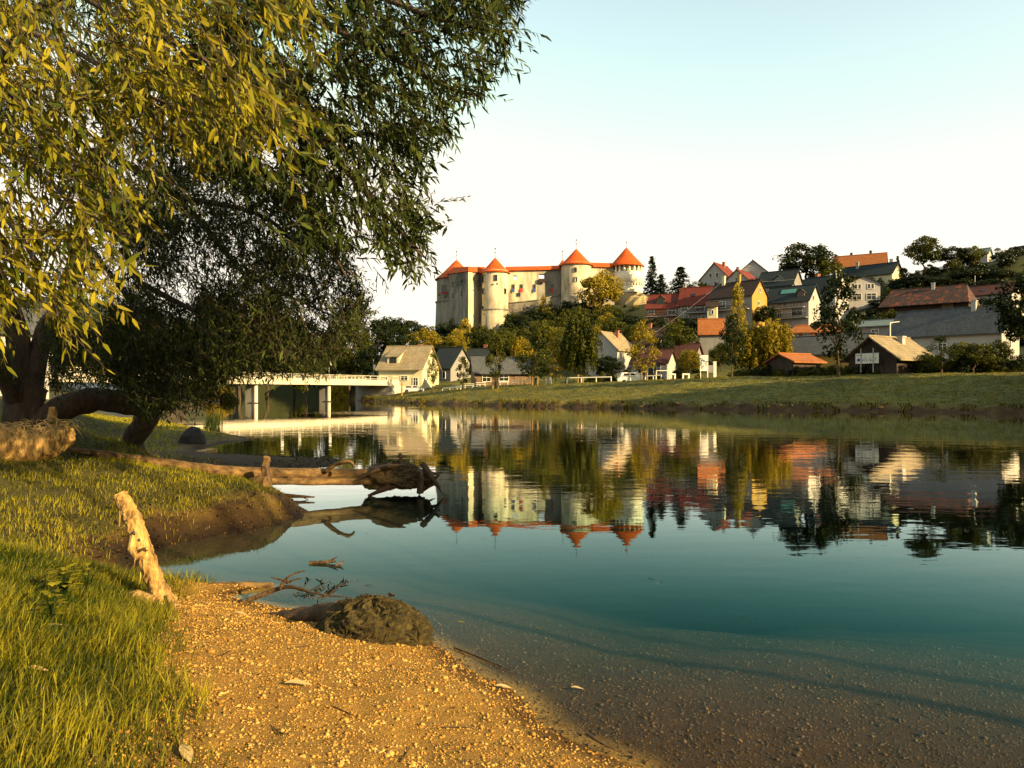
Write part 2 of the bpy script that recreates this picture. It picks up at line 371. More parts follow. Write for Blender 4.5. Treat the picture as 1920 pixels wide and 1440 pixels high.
GX, GY = np.meshgrid(xs, ys); gxr = GX.ravel(); gyr = GY.ravel()
gz, gd, gfar, gins = terrain(gxr, gyr)
nx, ny = len(xs), len(ys)
Z2, D2, F2, I2 = gz.reshape(ny,nx), gd.reshape(ny,nx), gfar.reshape(ny,nx), gins.reshape(ny,nx)
def terrain(x, y):
    """the same answers, read off the finished ground sheet"""
    x = np.asarray(x, float).ravel(); y = np.asarray(y, float).ravel()
    i = np.clip(np.searchsorted(xs, x)-1, 0, nx-2); j = np.clip(np.searchsorted(ys, y)-1, 0, ny-2)
    u = np.clip((x-xs[i])/(xs[i+1]-xs[i]), 0, 1); v = np.clip((y-ys[j])/(ys[j+1]-ys[j]), 0, 1)
    def bl(A): return (A[j,i]*(1-u)+A[j,i+1]*u)*(1-v)+(A[j+1,i]*(1-u)+A[j+1,i+1]*u)*v
    jj = j+(v > .5); ik = i+(u > .5); return bl(Z2), bl(D2), F2[jj,ik], I2[jj,ik]
ii = (np.arange(ny-1)[:,None]*nx+np.arange(nx-1)[None,:]).ravel()
quads = np.stack([ii, ii+1, ii+nx+1, ii+nx], 1)
edge = fbm(gxr*1.7, gyr*1.7, 41)-.5
A_grass = np.where(gyr < 8.2, sstep(-.12,.25, grass_edge(gyr)-gxr+edge*.9), sstep(.25,.75, gd+edge*1.1)*np.where((gyr>18)&(gyr<33), sstep(-10.2,-11.6,gxr), 1))
A_grass = np.where(gfar, 0, A_grass)*np.where(gins, 0, 1)
A_lawn = np.where(gfar & ~gins, sstep(.7,1.8,gd+edge), 0)
A_mud = np.where(gfar, 1-sstep(.7,1.8,gd+edge), sstep(7.6,8.6,gyr))*(1-A_grass)
gm = fast_mesh("ground", np.stack([gxr, gyr, gz], 1), quads, {"grass":A_grass, "lawn":A_lawn, "mud":A_mud, "wet":np.where(gins|gfar,0,sstep(.34,.04,gd+edge*.2)), "bed":np.where(gins,sstep(0,.25,gd),0), "hill":sstep(.5,5,hill(gxr,gyr))*np.where(gyr>80,1,0)}, True)
def ground_mat():
    m, nt, b = newmat("ground soil"); w = pos(nt)
    def attr(n): return N(nt, "ShaderNodeAttribute", attribute_name=n).outputs["Fac"]
    f_big = noise(nt, w, .9, 5, .6); f_mid = noise(nt, w, 11, 5, .7); f_fin = noise(nt, w, 70, 4, .75); vor = N(nt, "ShaderNodeTexVoronoi"); vor.inputs["Scale"].default_value = 55; nt.links.new(w, vor.inputs["Vector"])
    sand = mixc(nt, .5, ramp(nt, f_mid, [(.3,(.20,.092,.014)),(.7,(.40,.215,.036))]), ramp(nt, f_fin, [(.3,(.07,.03,.005)),(.5,(.32,.175,.03)),(.72,(.50,.31,.07))]))
    sand = mixc(nt, ramp(nt, vor.outputs["Distance"], [(.1,(.0,)*3),(.7,(.55,)*3)]), sand, (.12,.068,.02))
    mud = mixc(nt, f_fin, ramp(nt, f_mid, [(.3,(.016,.008,.002)),(.7,(.058,.030,.009))]), (.036,.02,.006))
    soil = ramp(nt, f_mid, [(.3,(.03,.026,.008)),(.7,(.075,.065,.018))])
    lf = noise(nt, pos(nt, (.5,1,1)), 2.2, 8, .8); lf2 = noise(nt, pos(nt, (.5,.5,.5)), .22, 4, .6)
    lawn = mixc(nt, ramp(nt, lf2, [(.35,(0,0,0)),(.65,(1,1,1))]), ramp(nt, lf, [(.36,(.024,.030,.005)),(.5,(.115,.105,.014)),(.64,(.235,.185,.034))]), ramp(nt, lf, [(.36,(.012,.020,.004)),(.5,(.05,.055,.010)),(.64,(.125,.105,.022))]))
    c = mixc(nt, attr("mud"), sand, mud); c = mixc(nt, attr("grass"), c, soil); c = mixc(nt, attr("lawn"), c, lawn)
    c = mixc(nt, attr("wet"), c, mixc(nt, 1.0, c, (.30,.27,.24), "MULTIPLY"))
    c = mixc(nt, attr("bed"), c, mixc(nt, f_fin, ramp(nt, f_mid, [(.3,(.018,.007,.002)),(.7,(.070,.030,.006))]), (.042,.019,.005)))
    c = mixc(nt, attr("hill"), c, ramp(nt, lf, [(.3,(.012,.018,.005)),(.6,(.035,.038,.010)),(.8,(.075,.065,.02))]))
    nt.links.new(c, b.inputs["Base Color"]); b.inputs["Roughness"].default_value = .9; b.inputs["Specular IOR Level"].default_value = .2
    hb = N(nt, "ShaderNodeMath", operation='MULTIPLY_ADD'); nt.links.new(f_mid, hb.inputs[0]); hb.inputs[1].default_value = 1.6; nt.links.new(f_fin, hb.inputs[2])
    bump(nt, hb.outputs[0], .9, .018, b); return m
gm.materials.append(ground_mat()); tag(link(bpy.data.objects.new("ground", gm)), kind="structure")
print('T', round(time.time()-_t0,1))
# ------------------------------------------------------------------ water
def water_mat():
    m = bpy.data.materials.new("river water"); m.use_nodes = True; nt = m.node_tree; nt.nodes.clear()
    out = N(nt, "ShaderNodeOutputMaterial"); tr = N(nt, "ShaderNodeBsdfTransparent"); gl = N(nt, "ShaderNodeBsdfGlossy")
    gl.inputs["Roughness"].default_value = .012; gl.inputs[0].default_value = (.66,.96,1,1); tr.inputs[0].default_value = (.93,.97,.96,1)
    n1 = noise(nt, pos(nt, (.55,1.0,1)), 1.1, 3, .5); n2 = noise(nt, pos(nt, (.45,1.2,1)), 4.0, 2, .5); n3 = noise(nt, pos(nt, (.02,.05,1)), 1.0, 3, .5)
    amp = N(nt, "ShaderNodeMapRange"); nt.links.new(n3, amp.inputs[0]); amp.inputs[1].default_value = .42; amp.inputs[2].default_value = .66; amp.inputs[3].default_value = .12; amp.inputs[4].default_value = 1.0
    mu = N(nt, "ShaderNodeMath", operation='MULTIPLY_ADD'); nt.links.new(n2, mu.inputs[0]); mu.inputs[1].default_value = .22; nt.links.new(n1, mu.inputs[2])
    mv = N(nt, "ShaderNodeMath", operation='MULTIPLY'); nt.links.new(mu.outputs[0], mv.inputs[0]); nt.links.new(amp.outputs[0], mv.inputs[1])
    b = N(nt, "ShaderNodeBump"); b.inputs["Strength"].default_value = 1; b.inputs["Distance"].default_value = .012; nt.links.new(mv.outputs[0], b.inputs["Height"])
    fr = N(nt, "ShaderNodeFresnel"); fr.inputs[0].default_value = 1.34
    nt.links.new(b.outputs[0], gl.inputs["Normal"]); nt.links.new(b.outputs[0], fr.inputs["Normal"])
    pw = N(nt, "ShaderNodeMath", operation='POWER'); nt.links.new(fr.outputs[0], pw.inputs[0]); pw.inputs[1].default_value = 2.6
    sc_ = N(nt, "ShaderNodeMath", operation='MULTIPLY', use_clamp=True); nt.links.new(pw.outputs[0], sc_.inputs[0]); sc_.inputs[1].default_value = 5.5; pw = sc_
    sq = N(nt, "ShaderNodeMath", operation='POWER'); nt.links.new(pw.outputs[0], sq.inputs[0]); sq.inputs[1].default_value = .55
    nt.links.new(mixc(nt, sq.outputs[0], (.05,.80,.90), (1.0,.98,.95)), gl.inputs[0])
    ge = N(nt, "ShaderNodeNewGeometry"); fb = N(nt, "ShaderNodeMath", operation='SUBTRACT'); fb.inputs[0].default_value = 1.0; nt.links.new(ge.outputs["Backfacing"], fb.inputs[1])
    pf = N(nt, "ShaderNodeMath", operation='MULTIPLY'); nt.links.new(pw.outputs[0], pf.inputs[0]); nt.links.new(fb.outputs[0], pf.inputs[1]); pw = pf
    mx = N(nt, "ShaderNodeMixShader"); nt.links.new(pw.outputs[0], mx.inputs[0]); nt.links.new(tr.outputs[0], mx.inputs[1]); nt.links.new(gl.outputs[0], mx.inputs[2])
    nt.links.new(mx.outputs[0], out.inputs["Surface"])
    va = N(nt, "ShaderNodeVolumeAbsorption"); va.inputs[0].default_value = (.50,.66,.60,1); va.inputs[1].default_value = 1.05
    nt.links.new(va.outputs[0], out.inputs["Volume"]); return m
tag(MB().box(-170, 230, -120, 425, -3.2, 0).build("river_water", water_mat()), kind="structure")
# ------------------------------------------------------------------ castle
def part(mb, name, mat, root, smooth=False):
    L = root.location; mb.v = [(v[0]-L[0], v[1]-L[1], v[2]-L[2]) for v in mb.v]
    return mb.build(name, mat, root, smooth)
def window(root, loc, rz, w, h, frame, arched=False, cross=False, pane='glass', depth=.14, name="window", bar=.1):
    """surround ring with a pane set back in it; loc is the wall surface point, front is -Y before turning"""
    mb = MB(); t = bar
    mb.box(-w/2-t, -w/2, -depth, .05, -h/2-t, h/2+t); mb.box(w/2, w/2+t, -depth, .05, -h/2-t, h/2+t)
    mb.box(-w/2, w/2, -depth, .05, h/2, h/2+t); mb.box(-w/2, w/2, -depth*1.3, .05, -h/2-t, -h/2)
    if cross: mb.box(-.03, .03, -depth*.7, .02, -h/2, h/2); mb.box(-w/2, w/2, -depth*.66, .02, h*.12, h*.12+.06)
    o = mb.build(name, M[frame]); o.parent = root; o.location = loc; o.rotation_euler = (0,0,rz)
    p = MB()
    if arched:
        n = 8; vs = [(-w/2,-.03,-h/2),(w/2,-.03,-h/2)]+[(w/2*cos(pi*i/n), -.03, h/2-w/2*.7+w/2*.7*sin(pi*i/n)) for i in range(n+1)]
        p.add(vs, [tuple(range(len(vs)))])
        p.add([(v[0], .04, v[2]) for v in vs], [tuple(range(len(vs)))[::-1]])
    else: p.box(-w/2, w/2, -.03, .04, -h/2, h/2)
    p.build("pane", M[pane], o); return o
CY = 240.0
cast = empty("castle", at(1010, 590, CY))
tag(cast, "pale stone castle with round towers and orange cone roofs on the wooded hill", "castle")
def tower(px, Y, rpx, py_eave, py_tip, py_base, over=1.13, mat='castle', ring=None, plinth=None, n=40, curve=.06):
    r = rpx*mpp(Y); c = at(px, py_eave, Y); X, Yc, ze = c; zt = at(px, py_tip, Y).z; zb = at(px, py_base, Y).z
    mb = MB()
    if ring:
        zr = at(px, ring, Y).z
        mb.lathe([(r*1.10, zb-8), (r*1.035, zr-.25)], n, (X, Yc)); mb.lathe([(r, zr), (r, ze+.5)], n, (X, Yc))
        rg = MB().lathe([(r*1.03, zr-.35), (r*1.085, zr-.2), (r*1.085, zr+.1), (r*.99, zr+.25)], n, (X, Yc))
        part(rg, "stone_ring", M['castle_dark'], cast, True)
    else: mb.lathe([(r*1.03, zb-8), (r, ze+.5)], n, (X, Yc))
    part(mb, "tower_wall", M[mat], cast, True)
    rm = MB(); ro = r*over; prof = []
    for i in range(9):
        t = i/8; prof.append((ro*(1-t)*(1-curve*4*t*(1-t))+.05*t, ze-.15+(zt-ze+.15)*t))
    rm.lathe([(r*.9, ze+.25), (ro, ze-.30)]+prof, n, (X, Yc))
    rf = part(rm, "cone_roof", M['cone'], cast, True)
    fm = MB().tube([(X,Yc,zt-.2),(X,Yc,zt+2.6)], [.07,.05], 6); fm.lathe([(.02,zt+2.5),(.22,zt+2.7),(.22,zt+2.85),(.02,zt+3.05)], 8, (X,Yc))
    fm.box(X-.35,X+.35,Yc-.05,Yc+.05,zt+1.5,zt+1.62)
    L = cast.location; fm.v = [(v[0]-L[0], v[1]-L[1], v[2]-L[2]) for v in fm.v]; fm.build("finial", M['black'], rf)
    return X, Yc, r, ze
def tower_window(T, px, py, Y, wpx, hpx, frame='castle_dark', arched=False):
    X, Yc, r, _ = T; s = max(-.97, min(.97, (gx(px, Y)-X)/r)); ph = math.asin(s)
    p = Vector((X+r*sin(ph), Yc-r*cos(ph), EYE+(HY-py)/F*(Yc-r*cos(ph))))
    k = 1/max(.45, cos(ph))
    return window(cast, p-cast.location, ph, wpx*mpp(Y)*k, hpx*mpp(Y), frame, arched, depth=.2, bar=.06)
def wall_seg(p0, p1, py_top0, py_top1, thick=2.2, drop=16, mat='castle', roof=True, rh=1.5, over=.9, name="curtain_wall", holes=()):
    """p = (px, Y); a straight wall with a tiled pent roof on it"""
    a = at(p0[0], py_top0, p0[1]); b = at(p1[0], py_top1, p1[1]); d = Vector((b.x-a.x, b.y-a.y, 0)).normalized(); nrm = Vector((-d.y, d.x, 0))
    if nrm.y < 0: nrm = -nrm
    mb = MB(); zlo = min(a.z,b.z)-drop; ab = b-a; tk = 0.0
    def blk(t0, t1, z0, z1):          # z None = the wall's own bottom or top
        p = a+ab*t0; q = a+ab*t1; q4 = [p, q, q+nrm*thick, p+nrm*thick]; zt = [p.z, q.z, q.z, p.z]
        mb.add([(v.x, v.y, zlo if z0 is None else z0) for v in q4]+[(v.x, v.y, zt[i] if z1 is None else z1) for i, v in enumerate(q4)], [(0,3,2,1),(4,5,6,7),(0,1,5,4),(1,2,6,5),(2,3,7,6),(3,0,4,7)])
    for (px, py, wp, hp) in holes:    # openings right through the wall
        def tt(px): u = (px-CX)/F; return (u*a.y-a.x)/(ab.x-u*ab.y)
        h0, h1 = tt(px-wp/2), tt(px+wp/2); Yh = (a+ab*h0).y; z0 = EYE+(HY-py-hp/2)/F*Yh; z1 = EYE+(HY-py+hp/2)/F*Yh
        blk(tk, h0, None, None); blk(h0, h1, None, z0); blk(h0, h1, z1, None); tk = h1
    blk(tk, 1.0, None, None)
    w = part(mb, name, M[mat], cast)
    if roof:
        up = Vector((0,0,1)); rm = MB(); f = -nrm*over; k = nrm*(thick+over)
        ra = [a+f+up*.05, b+f+up*.05, b+nrm*thick*.5+up*rh, a+nrm*thick*.5+up*rh, a+k+up*.05, b+k+up*.05]
        rb = [v-up*.22 for v in ra]
        rm.add(ra+rb, [(0,1,2,3),(3,2,5,4),(7,6,9,8),(8,9,10,11),(0,6,7,1),(4,5,11,10),(0,3,9,6),(3,4,10,9),(1,7,8,2),(2,8,11,5)])
        part(rm, "wall_roof", M['cone'], cast)
    return a, b, nrm, w
def wall_window(seg, px, py, wpx, hpx, frame='castle_dark', arched=False, pane='glass', dx=0):
    a, b, nrm, _ = seg; u = (px-CX)/F   # meet the ray with the wall plane
    d = b-a; t = (u*a.y-a.x)/(d.x-u*d.y); X = a.x+d.x*t; Y = a.y+d.y*t
    rz = math.atan2(d.y, d.x)
    if d.x < 0: rz += pi
    return window(cast, Vector((X, Y, EYE+(HY-py)/F*Y))-cast.location, rz, wpx*mpp(Y), hpx*mpp(Y), frame, arched, pane=pane, depth=.2, bar=.06)
T1 = tower(856, 262, 37, 524, 487, 598, 1.1, 'castle_dark', ring=567)
for (x,y,w,h,ar) in ((835,541,7,13,True),(826,552,2,3,False),(838,557,4,2,False),(838,583,4,2,False)): tower_window(T1, x, y, 262, w, h, arched=ar)
fb = MB(); p = at(834, 549.5, 255); fb.box(p.x-1.0, p.x+1.0, p.y-.5, p.y+.1, p.z-.25, p.z+.3); part(fb, "flower_box", M['flower'], cast)
BP = [at(842,512,251), at(878,508,236), at(897,510,243), at(914,511,243.6), at(914,511,256), at(842,512,259)]
mb = MB(); mb.add([(v.x,v.y,v.z-20) for v in BP]+[tuple(v) for v in BP], [(i,(i+1)%6,(i+1)%6+6,i+6) for i in range(6)]+[(6,7,8,9,10,11)])
o = part(mb, "bastion_wall", M['castle_dark'], cast); o.data.materials.append(M['castle']); o.data.polygons[1].material_index = 1  # lit facet coloured lighter, the shaded faces darker
cen = sum(BP, Vector())/6; rm = MB(); lo = [v+(Vector((v.x-cen.x,v.y-cen.y,0)).normalized()*.9)+Vector((0,0,-.25)) for v in BP]; hi = [v+(cen-v)*.25 for v in lo]; hi = [Vector((v.x,v.y,w.z+1.7)) for v, w in zip(hi, BP)]
rm.add(lo+hi, [(i,(i+1)%6,(i+1)%6+6,i+6) for i in range(6)]+[(6,7,8,9,10,11),(5,4,3,2,1,0)]); part(rm, "bastion_roof", M['cone'], cast)
SA = (BP[0], BP[1], None, None); SB = (BP[1], BP[2], None, None)
for (x,y) in ((849.5,533),(866,529),(849.5,554),(866,550)): wall_window(SA, x, y, 3.4, 8)
wall_window(SB, 887, 544, 1.5, 2)
T2 = tower(928.5, 240, 24.5, 511.5, 483, 611, 1.15, 'castle', ring=582)
for (x,y,w,h) in ((906.5,523,5,14),(930,521,5.5,10.5),(907,546,4,10),(947,546,3.5,9.5),(906,577,3,5),(925,533,2,1.6),(933,532,1.6,1.6)): tower_window(T2, x, y, 240, w, h)
pm = MB(); p = at(906, 588, 236); pm.tube([p, p+Vector((.9,-.3,-.6)), p+Vector((1.1,-.5,-5))], [.12]*3, 6); part(pm, "drain_pipe", M['black'], cast)
SC_ = wall_seg((948,243),(1006,243.4), 507, 506, 2.2, 20, 'castle', rh=1.35, holes=[(966,520.5,8,8.5)])
SD_ = wall_seg((1006,243.4),(1054,245), 506.2, 504.5, 2.2, 20, 'castle_dark', rh=1.35, holes=[(1016.8,518,13,9)])
sh = MB(); p = at(1016.6, 525.6, 242.6); sh.box(p.x-1.08, p.x+1.08, p.y-.1, p.y+.6, p.z-.7, p.z+.5); part(sh, "wooden_shutter", M['brownroof'], cast)
for (x, c, sg) in ((962.5,'blue',SC_),(977.5,'redcloth',SC_),(1002,'blue',SC_),(1034.5,'redcloth',SD_)):
    w_ = wall_window(sg, x, 540, 4.6, 13); 
    bm = MB(); n = 5; hw_ = .36
    zs = [-.2,-.55,-.85,-1.1,-1.4]; vs = []
    for i, z in enumerate(zs):
        for s in (-1, 0, 1): vs.append((s*hw_, -.42-.07*sin(i*1.7+s)-.03*i, z))
    fs = [(i*3+j, i*3+j+1, i*3+j+4, i*3+j+3) for i in range(4) for j in range(2)]
    bm.add(vs, fs); bm.build("banner", M[c], w_)
wall_window(SC_, 972, 552.5, 7, 6, 'castle_dark', True)
# battered base of the long wall
for (p0, p1, y0, y1, mt) in (((950,242.2),(1010,242.4),569,563,'castle_dark'),((1010,242.4),(1060,243.6),563,550,'castle_dark'),((1105,240),(1152,244),549,546,'castle_dark')):
    a = at(p0[0], y0, p0[1]); b = at(p1[0], y1, p1[1]); n_ = Vector((0,-1.6,-9)); mb = MB()
    mb.add([a, b, b+n_, a+n_, a+Vector((0,3,0)), b+Vector((0,3,0)), b+Vector((0,3,-9)), a+Vector((0,3,-9))], [(0,3,2,1),(0,1,5,4),(4,5,6,7),(1,2,6,5),(3,0,4,7)])
    part(mb, "battered_base", M[mt], cast)
    lm = MB().bar(a+Vector((0,-.15,.1)), b+Vector((0,-.15,.1)), .5, .3); part(lm, "stone_ledge", M['castle_dark'], cast)
T5 = tower(1055, 256, 8, 499, 487, 515, 1.25, 'castle')
T3 = tower(1080.5, 243, 28, 497.5, 466.5, 560, 1.15, 'castle')
for (x,y,w,h) in ((1076.5,506,5,8),(1077,524,5.5,8)): tower_window(T3, x, y, 243, w, h)
SE = wall_seg((1104,246),(1152,249), 500, 501, 2.2, 20, 'castle', rh=1.5)
# gallery tower on the right
Y4 = 250; k4 = mpp(Y4); X4 = gx(1177.5, Y4); z4 = lambda py: at(0, py, Y4).z
r4 = 27.5*k4; mb = MB()
mb.lathe([(r4*1.12, z4(620)), (r4*.94, z4(551))], 40, (X4, Y4)); part(mb, "tower_base", M['cliff'], cast, True)
mb = MB().lathe([(r4*.94, z4(550.8)), (r4*.965, z4(530))], 40, (X4, Y4)); part(mb, "tower_wall", M['castle_white'], cast, True)
mb = MB().lathe([(r4*.95, z4(552)), (r4*.985, z4(551.2)), (r4*.985, z4(550)), (r4*.94, z4(549))], 40, (X4, Y4)); part(mb, "stone_ring", M['castle'], cast, True)
mb = MB().lathe([(r4*.9, z4(532)), (r4*1.04, z4(531)), (r4*1.03, z4(511.5)), (r4*.86, z4(511.4))], 40, (X4, Y4)); part(mb, "upper_wall", M['castle_white'], cast, True)
mb = MB().lathe([(r4*.84, z4(512)), (r4*.84, z4(496))], 32, (X4, Y4)); part(mb, "gallery_core", M['castle'], cast, True)
for i in range(30):
    a = 2*pi*i/30; c = Vector((X4+r4*.985*cos(a), Y4+r4*.985*sin(a), z4(534.5)))
    if c.y < Y4+1.5:
        m_ = MB(); m_.box(-.22,.22,-.42,.35,-.45,.42); o = m_.build("corbel", M['castle_white'], cast); o.location = c-cast.location; o.rotation_euler = (0,0,a+pi/2)
for i in range(18):
    a = 2*pi*(i+.35)/18; c = Vector((X4+r4*.97*cos(a), Y4+r4*.97*sin(a), 0))
    if c.y < Y4+1.5:
        m_ = MB(); m_.lathe([(.36,z4(511.4)),(.30,z4(510)),(.30,z4(500)),(.4,z4(498))], 8, (c.x,c.y)); part(m_, "gallery_column", M['castle_white'], cast, True)
rm = MB(); ro = 33*k4; zt = z4(464); ze = z4(500); prof = [(ro*(1-i/8)*(1-.16*(i/8)*(1-i/8))+.04, ze+(zt-ze)*i/8) for i in range(9)]
rm.lathe([(r4*.8, ze+.5), (ro, ze-.25)]+prof, 44, (gx(1174.5,Y4), Y4)); rf = part(rm, "cone_roof", M['cone'], cast, True)
X = gx(1174.5,Y4); fm = MB().tube([(X,Y4,zt-.2),(X,Y4,zt+1.6)], [.07,.05], 6); fm.lathe([(.02,zt+1.5),(.24,zt+1.7),(.02,zt+2.0)], 8, (X,Y4))
L = cast.location; fm.v = [(v[0]-L[0], v[1]-L[1], v[2]-L[2]) for v in fm.v]; fm.build("finial", M['black'], rf)
T4 = (X4, Y4, r4*1.03, 0)
for (x,y,w,h) in ((1154.5,525,3.4,6),(1188,524.5,2.4,5)): tower_window(T4, x, y, Y4, w, h, 'castle_white')
# rocky bastion right of the gallery tower
mb = MB(); c = at(1203, 592, 240); pr = [(7.5,-9),(6.6,-2),(5.6,3.2),(4.4,5.6),(1.2,6.6),(.05,6.8)]
mb.lathe([(a_, c.z+b_) for a_, b_ in pr], 20, (c.x, c.y))
mb.v = [(v[0]+rnd.uniform(-.35,.35), v[1]+rnd.uniform(-.35,.35), v[2]+rnd.uniform(-.3,.3)) for v in mb.v]; part(mb, "rock_bastion", M['cliff'], cast)
# ------------------------------------------------------------------ houses
def house(name, label, px, Y, py, w, dep, hw, hr, a, wall, roof, wins=(), chim=(), group=None, cat="house", oh=.55, og=.45, hip=0.0, gable=None,
          frame='white', balc=(), dormer=(), drop=4.0, doors=(), sky=()):
    root = empty(name, at(px, py, Y), R(-a)); tag(root, label, cat, group)
    mb = MB(); d = dep/2; x0 = w/2
    cs = [(-d,-drop),(d,-drop),(d,hw),(0,hw+hr*(1-0.0)),(-d,hw)]
    if hip:
        mb.box(-x0,x0,-d,d,-drop,hw)
    else:
        mb.add([(-x0,y,z) for y,z in cs]+[(x0,y,z) for y,z in cs], [(0,1,2,3,4),(9,8,7,6,5)]+[(i,i+5,(i+1)%5+5,(i+1)%5) for i in range(5)])
    mb.build("wall", M[wall], root)
    if gable:   # boarded or painted gable sheets set proud of the wall
        for s in (-1, 1):
            g = MB(); xx = s*(x0+.04); g.add([(xx,-d*.97,hw),(xx,d*.97,hw),(xx,0,hw+hr*.97),(s*(x0-.02),-d*.97,hw),(s*(x0-.02),d*.97,hw),(s*(x0-.02),0,hw+hr*.97)], [(0,1,2),(3,5,4),(0,3,4,1),(1,4,5,2),(2,5,3,0)])
            g.build("gable_boards", M[gable], root)
    sl = hr/d; t = .2; ze = hw-oh*sl; D = d+oh; rw = x0+og; rx = rw-hip
    up = [(-rw,-D,ze+t),(rw,-D,ze+t),(rx,0,hw+hr+t),(-rx,0,hw+hr+t),(-rw,D,ze+t),(rw,D,ze+t)]
    lo = [(x,y,z-t+.012) for x,y,z in up]
    rm = MB(); rm.add(up+lo, [(0,1,2,3),(3,2,5,4),(7,6,9,8),(8,9,10,11),(0,6,7,1),(4,5,11,10)]+([(0,3,9,6),(3,4,10,9),(1,7,8,2),(2,8,11,5)] if not hip else [(0,3,4),(1,5,2),(6,10,9),(7,8,11),(0,4,10,6),(1,7,11,5)]))
    rf = rm.build("roof", M[roof], root)
    rb = MB().tube([(-rx-.02,0,hw+hr+t+.02),(rx+.02,0,hw+hr+t+.02)], [.14,.14], 6); rb.build("ridge_cap", M[roof], rf)
    for (cxp, cyf, ch, cm) in chim:
        zc = hw+hr-abs(cyf)*hr; c = MB().box(cxp-.35,cxp+.35,cyf*d-.35,cyf*d+.35,zc-.4,zc+ch); c.box(cxp-.45,cxp+.45,cyf*d-.45,cyf*d+.45,zc+ch,zc+ch+.14); c.build("chimney", M[cm], rf)
    for (side, u, z, ww, wh) in wins:
        if side == 'f': loc, rz = (u,-d,z), 0
        elif side == 'r': loc, rz = (x0+(.05 if gable else 0),u,z), pi/2
        elif side == 'l': loc, rz = (-x0-(.05 if gable else 0),u,z), -pi/2
        window(root, loc, rz, ww, wh, frame, cross=(ww > .9))
    for (side, u, ww, wh, mt) in doors:
        dm = MB().box(-ww/2,ww/2,-.08,.05,0,wh); o = dm.build("door", M[mt], root)
        o.location = (u,-d,0) if side == 'f' else (x0,u,0); o.rotation_euler = (0,0,0 if side == 'f' else pi/2)
    for (u0, u1, z, dp, mt) in balc:   # balcony on the front
        b = MB().box(u0,u1,-d-dp,-d,z-.15,z); o = b.build("balcony", M['whitewall'], root)
        rl = MB(); n = max(3, int((u1-u0)/.35))
        for i in range(n+1):
            xx = u0+.05+(u1-u0-.1)*i/n; rl.box(xx-.05,xx+.05,-d-dp+.02,-d-dp+.08,z,z+.9)
        rl.box(u0,u1,-d-dp,-d-dp+.1,z+.9,z+1.0); rl.build("railing", M[mt], o)
    for (u, ww, dh, kind) in dormer:
        if kind == 'shed':
            y0 = -d*.86; zb_ = hw+hr*(1-.86); y1 = -d*.12; zt_ = hw+hr*(1-.12)
            b = MB(); b.add([(u-ww/2,y0,zb_),(u+ww/2,y0,zb_),(u+ww/2,y0,zb_+dh),(u-ww/2,y0,zb_+dh),(u-ww/2,y1,zt_),(u+ww/2,y1,zt_)], [(0,1,2,3),(0,3,4),(1,5,2),(3,2,5,4)])
            o = b.build("dormer", M[wall], rf)
            q = MB(); e = .35; s2 = (zt_-zb_-dh)/(y1-y0)
            q.add([(u-ww/2-e,y0-e*1.4,zb_+dh-e*1.4*s2+.03),(u+ww/2+e,y0-e*1.4,zb_+dh-e*1.4*s2+.03),(u+ww/2+e,y1+.2,zt_+.2*s2+.03),(u-ww/2-e,y1+.2,zt_+.2*s2+.03)]+
                  [(u-ww/2-e,y0-e*1.4,zb_+dh-e*1.4*s2+.2),(u+ww/2+e,y0-e*1.4,zb_+dh-e*1.4*s2+.2),(u+ww/2+e,y1+.2,zt_+.2*s2+.2),(u-ww/2-e,y1+.2,zt_+.2*s2+.2)],
                  [(0,3,2,1),(4,5,6,7),(0,1,5,4),(1,2,6,5),(2,3,7,6),(3,0,4,7)])
            q.build("dormer_roof", M[roof], o)
            pz = MB().box(u-ww*.3,u+ww*.3,y0-.08,y0+.03,zb_+dh*.15,zb_+dh*.85); pz.build("dormer_window", M['glass'], o)
        else:   # small gabled dormer
            y0 = -d*.8; zb_ = hw+hr*.2; y1 = -d*.8+dh/sl*1.0; apex = zb_+dh+ww*.42
            yb = -d+(apex-hw)/sl
            b = MB(); b.add([(u-ww/2,y0,zb_),(u+ww/2,y0,zb_),(u+ww/2,y0,zb_+dh),(u,y0,apex),(u-ww/2,y0,zb_+dh),(u-ww/2,y0+dh/sl,zb_+dh),(u+ww/2,y0+dh/sl,zb_+dh)], [(0,1,2,3,4),(0,4,5),(1,6,2)])
            o = b.build("dormer", M['wood' if kind == 'wood' else wall], rf)
            q = MB(); e = .3
            for s in (-1, 1):
                A = (u+s*(ww/2+e), y0-e, zb_+dh-e*.84); B = (u, y0-e, apex+.05); C_ = (u, yb, apex+.05); D_ = (u+s*(ww/2+e), y0+dh/sl, zb_+dh-e*.84)
                q.add([A,B,C_,D_]+[(v[0],v[1],v[2]+.14) for v in (A,B,C_,D_)], [(0,3,2,1),(4,5,6,7),(0,1,5,4),(1,2,6,5),(2,3,7,6),(3,0,4,7)])
            q.build("dormer_roof", M[roof], o)
            pz = MB().box(u-ww*.28,u+ww*.28,y0-.06,y0+.03,zb_+.15,zb_+dh); pz.build("dormer_window", M['glass'], o)
    for (u, f0, ww, hh, mt) in sky:   # roof lights
        y = -d*(1-f0); z = hw+hr*f0+t; nrm = Vector((0,-sl,1)).normalized(); dv = Vector((0,1,sl)).normalized()
        c = Vector((u,y,z)); b = MB(); q = [c+Vector((s1*ww/2,0,0))+dv*s2*hh/2 for s1,s2 in ((-1,-1),(1,-1),(1,1),(-1,1))]
        b.add([v+nrm*.02 for v in q]+[v+nrm*.12 for v in q], [(0,3,2,1),(4,5,6,7),(0,1,5,4),(1,2,6,5),(2,3,7,6),(3,0,4,7)]); b.build("roof_light", M[mt], rf)
    return root
W3 = lambda z, xs, w=1.0, h=1.3: [('f', x, z, w, h) for x in xs]
